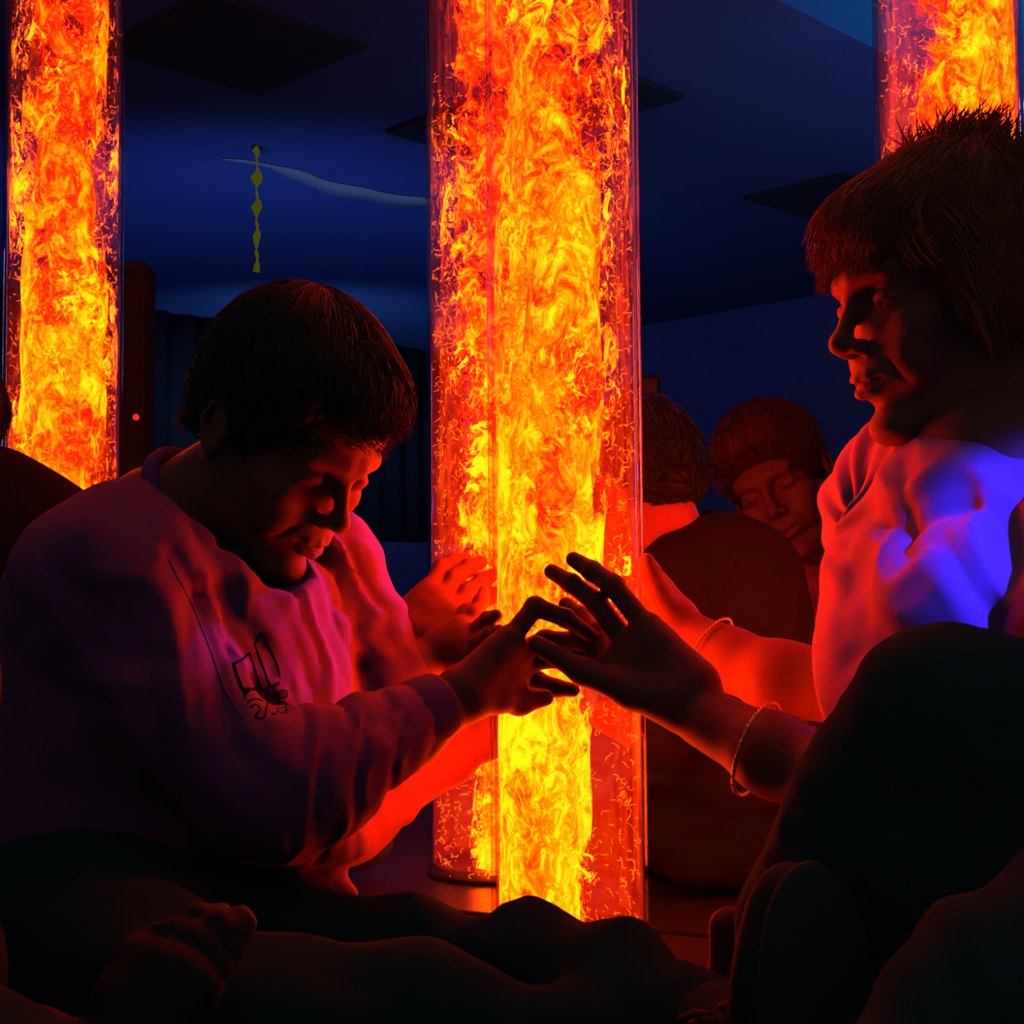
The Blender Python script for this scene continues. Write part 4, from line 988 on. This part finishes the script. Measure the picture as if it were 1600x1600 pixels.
# person hunched at the left edge
k5 = empty('person', (P(-40, 1300, 1.45)[0], 1.45, 0)); tag(k5, 'dark hunched person at the left edge, in front of the left bubble tube', 'person')
R5 = head_frame((0.60, 0.80), 50, 0); O5 = P(-190, 640, 1.46)
s = SDF(); head_sdf(s, O5, R5, 0.95, neck_to=P(-110, 800, 1.44), neck_r=0.05); V1, F1 = s.mesh(0.003, 2)
s = SDF(); s.cap(P(-60, 790, 1.44), P(-60, 1250, 1.42), 0.07, 0.1, k=0.02); V2, F2 = s.mesh(0.008, 1)
keep(multi_obj('body', [(V1, F1, 0), (V2, F2, 0)], [M['skin_dimmed']]), k5)
simple_hair('hair', O5, R5, 0.97, M['hair_black'], k5, seed=7, n=900)
s = SDF(); s.ell(P(-40, 960, 1.44), (0.17, 0.12, 0.155), k=0.0); s.ell(P(-50, 1160, 1.43), (0.15, 0.12, 0.16), k=0.04); s.cap(P(-20, 790, 1.45), P(75, 860, 1.47), 0.060, 0.060, k=0.04)
s.chain([P(80, 860, 1.47), P(140, 1000, 1.50), P(120, 1130, 1.55)], [0.055, 0.045, 0.035], k=0.02)
keep(mesh_obj('sweater', *s.mesh(0.005, 2), M['black_top']), k5)
s = SDF(); s.ell(P(-40, 1290, 1.44), (0.16, 0.14, 0.08), k=0.0); s.chain([P(20, 1280, 1.46), P(170, 1290, 1.62)], [0.07, 0.05], k=0.03); keep(mesh_obj('trousers', *s.mesh(0.006, 2), M['dark_trousers']), k5)

# person in the left foreground: forearm and relaxed hand
k6 = empty('person', (P(-260, 1600, 0.72)[0], 0.72, 0)); tag(k6, 'person at bottom left, only a bare arm and relaxed hand showing', 'person')
s = SDF(); s.chain([P(-93, 1040, 0.78), P(-105, 1100, 0.775), P(-165, 1400, 0.74), P(-90, 1650, 0.72)], [0.030, 0.030, 0.030, 0.028], k=0.02)
s.chain([P(-90, 1640, 0.72), P(40, 1670, 0.72), P(160, 1690, 0.735)], [0.030, 0.027, 0.022], k=0.015)
mc = [P(236, 1508, 0.755), P(262, 1512, 0.752), P(288, 1524, 0.750), P(312, 1545, 0.750)]
hand_sdf(s, P(200, 1650, 0.74), mc,
    [[P(272, 1462, 0.765), P(310, 1436, 0.775), P(345, 1428, 0.782)],
     [P(300, 1468, 0.762), P(340, 1445, 0.770), P(376, 1432, 0.777)],
     [P(322, 1482, 0.760), P(355, 1458, 0.768), P(384, 1444, 0.774)],
     [P(338, 1508, 0.758), P(358, 1482, 0.765), P(376, 1462, 0.770)]],
    [P(195, 1640, 0.735), P(182, 1560, 0.745), P(205, 1500, 0.76), P(240, 1462, 0.772)], 0.019, 0.0115, 0.0078)
V1, F1 = s.mesh(0.0019, 1)
s = SDF(); s.cap(P(-430, 750, 0.8), P(-400, 1400, 0.75), 0.08, 0.10, k=0.02); s.cap(P(-400, 780, 0.8), P(-110, 900, 0.80), 0.045, 0.032, k=0.03); s.cap(P(-110, 900, 0.80), P(-93, 1040, 0.78), 0.033, 0.030, k=0.02)
V2, F2 = s.mesh(0.006, 1)
R6 = head_frame((0.75, 0.66), 20, 0); O6 = P(-480, 420, 0.82); s = SDF(); head_sdf(s, O6, R6, 0.95, neck_to=P(-430, 720, 0.80)); V3, F3 = s.mesh(0.0035, 2)
keep(multi_obj('body', [(V1, F1, 0), (V2, F2, 0), (V3, F3, 0)], [M['skin_dimmed']]), k6)
simple_hair('hair', O6, R6, 0.98, M['hair_dark'], k6, seed=8, n=700)
s = SDF(); s.ell(P(-430, 1050, 0.78), (0.12, 0.14, 0.19), k=0.0); s.ell(P(-410, 1360, 0.76), (0.125, 0.145, 0.12), k=0.04); s.cap(P(-430, 830, 0.8), P(-170, 900, 0.80), 0.07, 0.050, k=0.04)
keep(mesh_obj('t_shirt', *s.mesh(0.006, 2), M['black_top']), k6)
s = SDF(); s.ell(P(-400, 1560, 0.76), (0.13, 0.15, 0.10), k=0.0); s.chain([P(-350, 1560, 0.76), P(-80, 1760, 0.66), P(180, 1800, 0.72)], [0.07, 0.055, 0.045], k=0.03); keep(mesh_obj('trousers', *s.mesh(0.006, 2), M['dark_trousers']), k6)

# child hidden behind the boy, both hands on the rear tube
k7 = empty('person', (P(440, 1330, 1.66)[0], 1.66, 0)); tag(k7, 'child hidden behind the boy, arms reaching to the rear tube', 'person')
R7 = head_frame((0.95, 0.15), 25, 0); O7 = P(455, 620, 1.62)
s = SDF(); head_sdf(s, O7, R7, 0.85, neck_to=P(430, 790, 1.63), neck_r=0.045); V1, F1 = s.mesh(0.0035, 2)
s = SDF(); s.cap(P(430, 790, 1.63), P(430, 1200, 1.65), 0.06, 0.085, k=0.02); V2, F2 = s.mesh(0.008, 1)
s = SDF(); s.chain([P(480, 1090, 1.48), P(560, 1040, 1.395), P(622, 1000, 1.420)], [0.030, 0.026, 0.021], k=0.01)
mc = [P(672, 922, 1.425), P(690, 938, 1.417), P(704, 956, 1.413), P(714, 974, 1.411)]
hand_sdf(s, P(636, 985, 1.425), mc,
    [[P(690, 888, 1.433), P(708, 878, 1.440), P(724, 874, 1.445)],
     [P(712, 902, 1.427), P(734, 886, 1.433), P(752, 878, 1.439)],
     [P(732, 925, 1.421), P(754, 908, 1.427), P(770, 898, 1.433)],
     [P(740, 948, 1.419), P(760, 934, 1.425), P(776, 926, 1.431)]],
    [P(640, 992, 1.420), P(672, 990, 1.405), P(700, 986, 1.400), P(722, 978, 1.403)], 0.020, 0.0125, 0.0085)
V3, F3 = s.mesh(0.0021, 1)
s = SDF(); s.chain([P(520, 1300, 1.53), P(610, 1230, 1.55), P(700, 1182, 1.60), P(745, 1158, 1.625)], [0.036, 0.037, 0.032, 0.024], k=0.01)
mc = [P(778, 1128, 1.66), P(782, 1140, 1.655), P(786, 1152, 1.65), P(788, 1164, 1.648)]
hand_sdf(s, P(755, 1152, 1.63), mc, [[P(796, 1110, 1.668), P(812, 1104, 1.670), P(824, 1100, 1.672)], [P(800, 1128, 1.664), P(818, 1122, 1.666), P(832, 1120, 1.668)], [P(802, 1146, 1.660), P(820, 1142, 1.662), P(834, 1140, 1.664)], [P(800, 1164, 1.656), P(816, 1162, 1.660), P(828, 1160, 1.662)]],
    [P(758, 1150, 1.63), P(770, 1122, 1.64), P(780, 1104, 1.655), P(788, 1092, 1.662)], 0.019, 0.011, 0.0078)
V4, F4 = s.mesh(0.0023, 1)
keep(multi_obj('body', [(V1, F1, 0), (V2, F2, 0), (V3, F3, 0), (V4, F4, 0)], [M['skin']]), k7)
simple_hair('hair', O7, R7, 0.86, M['hair_dark'], k7, seed=9, n=700)
s = SDF(); s.ell(P(420, 960, 1.66), (0.09, 0.12, 0.13), k=0.0); s.ell(P(420, 1150, 1.66), (0.10, 0.11, 0.13), k=0.04); s.cap(P(425, 830, 1.645), P(425, 900, 1.65), 0.055, 0.08, k=0.03)
s.chain([P(430, 900, 1.60), P(440, 1100, 1.54), P(470, 1270, 1.52)], [0.045, 0.042, 0.040], k=0.03); s.chain([P(470, 1270, 1.52), P(540, 1285, 1.525), P(606, 1238, 1.545)], [0.042, 0.042, 0.041], k=0.02)
s.chain([P(440, 900, 1.72), P(420, 1060, 1.70), P(500, 1085, 1.60), P(560, 1045, 1.60)], [0.045, 0.040, 0.036, 0.032], k=0.03)
s.disp(P(580, 1250, 1.53), 0.05, folds((0.75, 0.1, 0.6), 0.03, 0.004, 51))
keep(mesh_obj('sweater', *s.mesh(0.0042, 2), M['sweat']), k7)
s = SDF(); s.ell(P(420, 1290, 1.66), (0.13, 0.13, 0.07), k=0.0); s.chain([P(450, 1290, 1.66), P(560, 1300, 1.72)], [0.06, 0.045], k=0.03); keep(mesh_obj('trousers', *s.mesh(0.006, 2), M['dark_trousers']), k7)
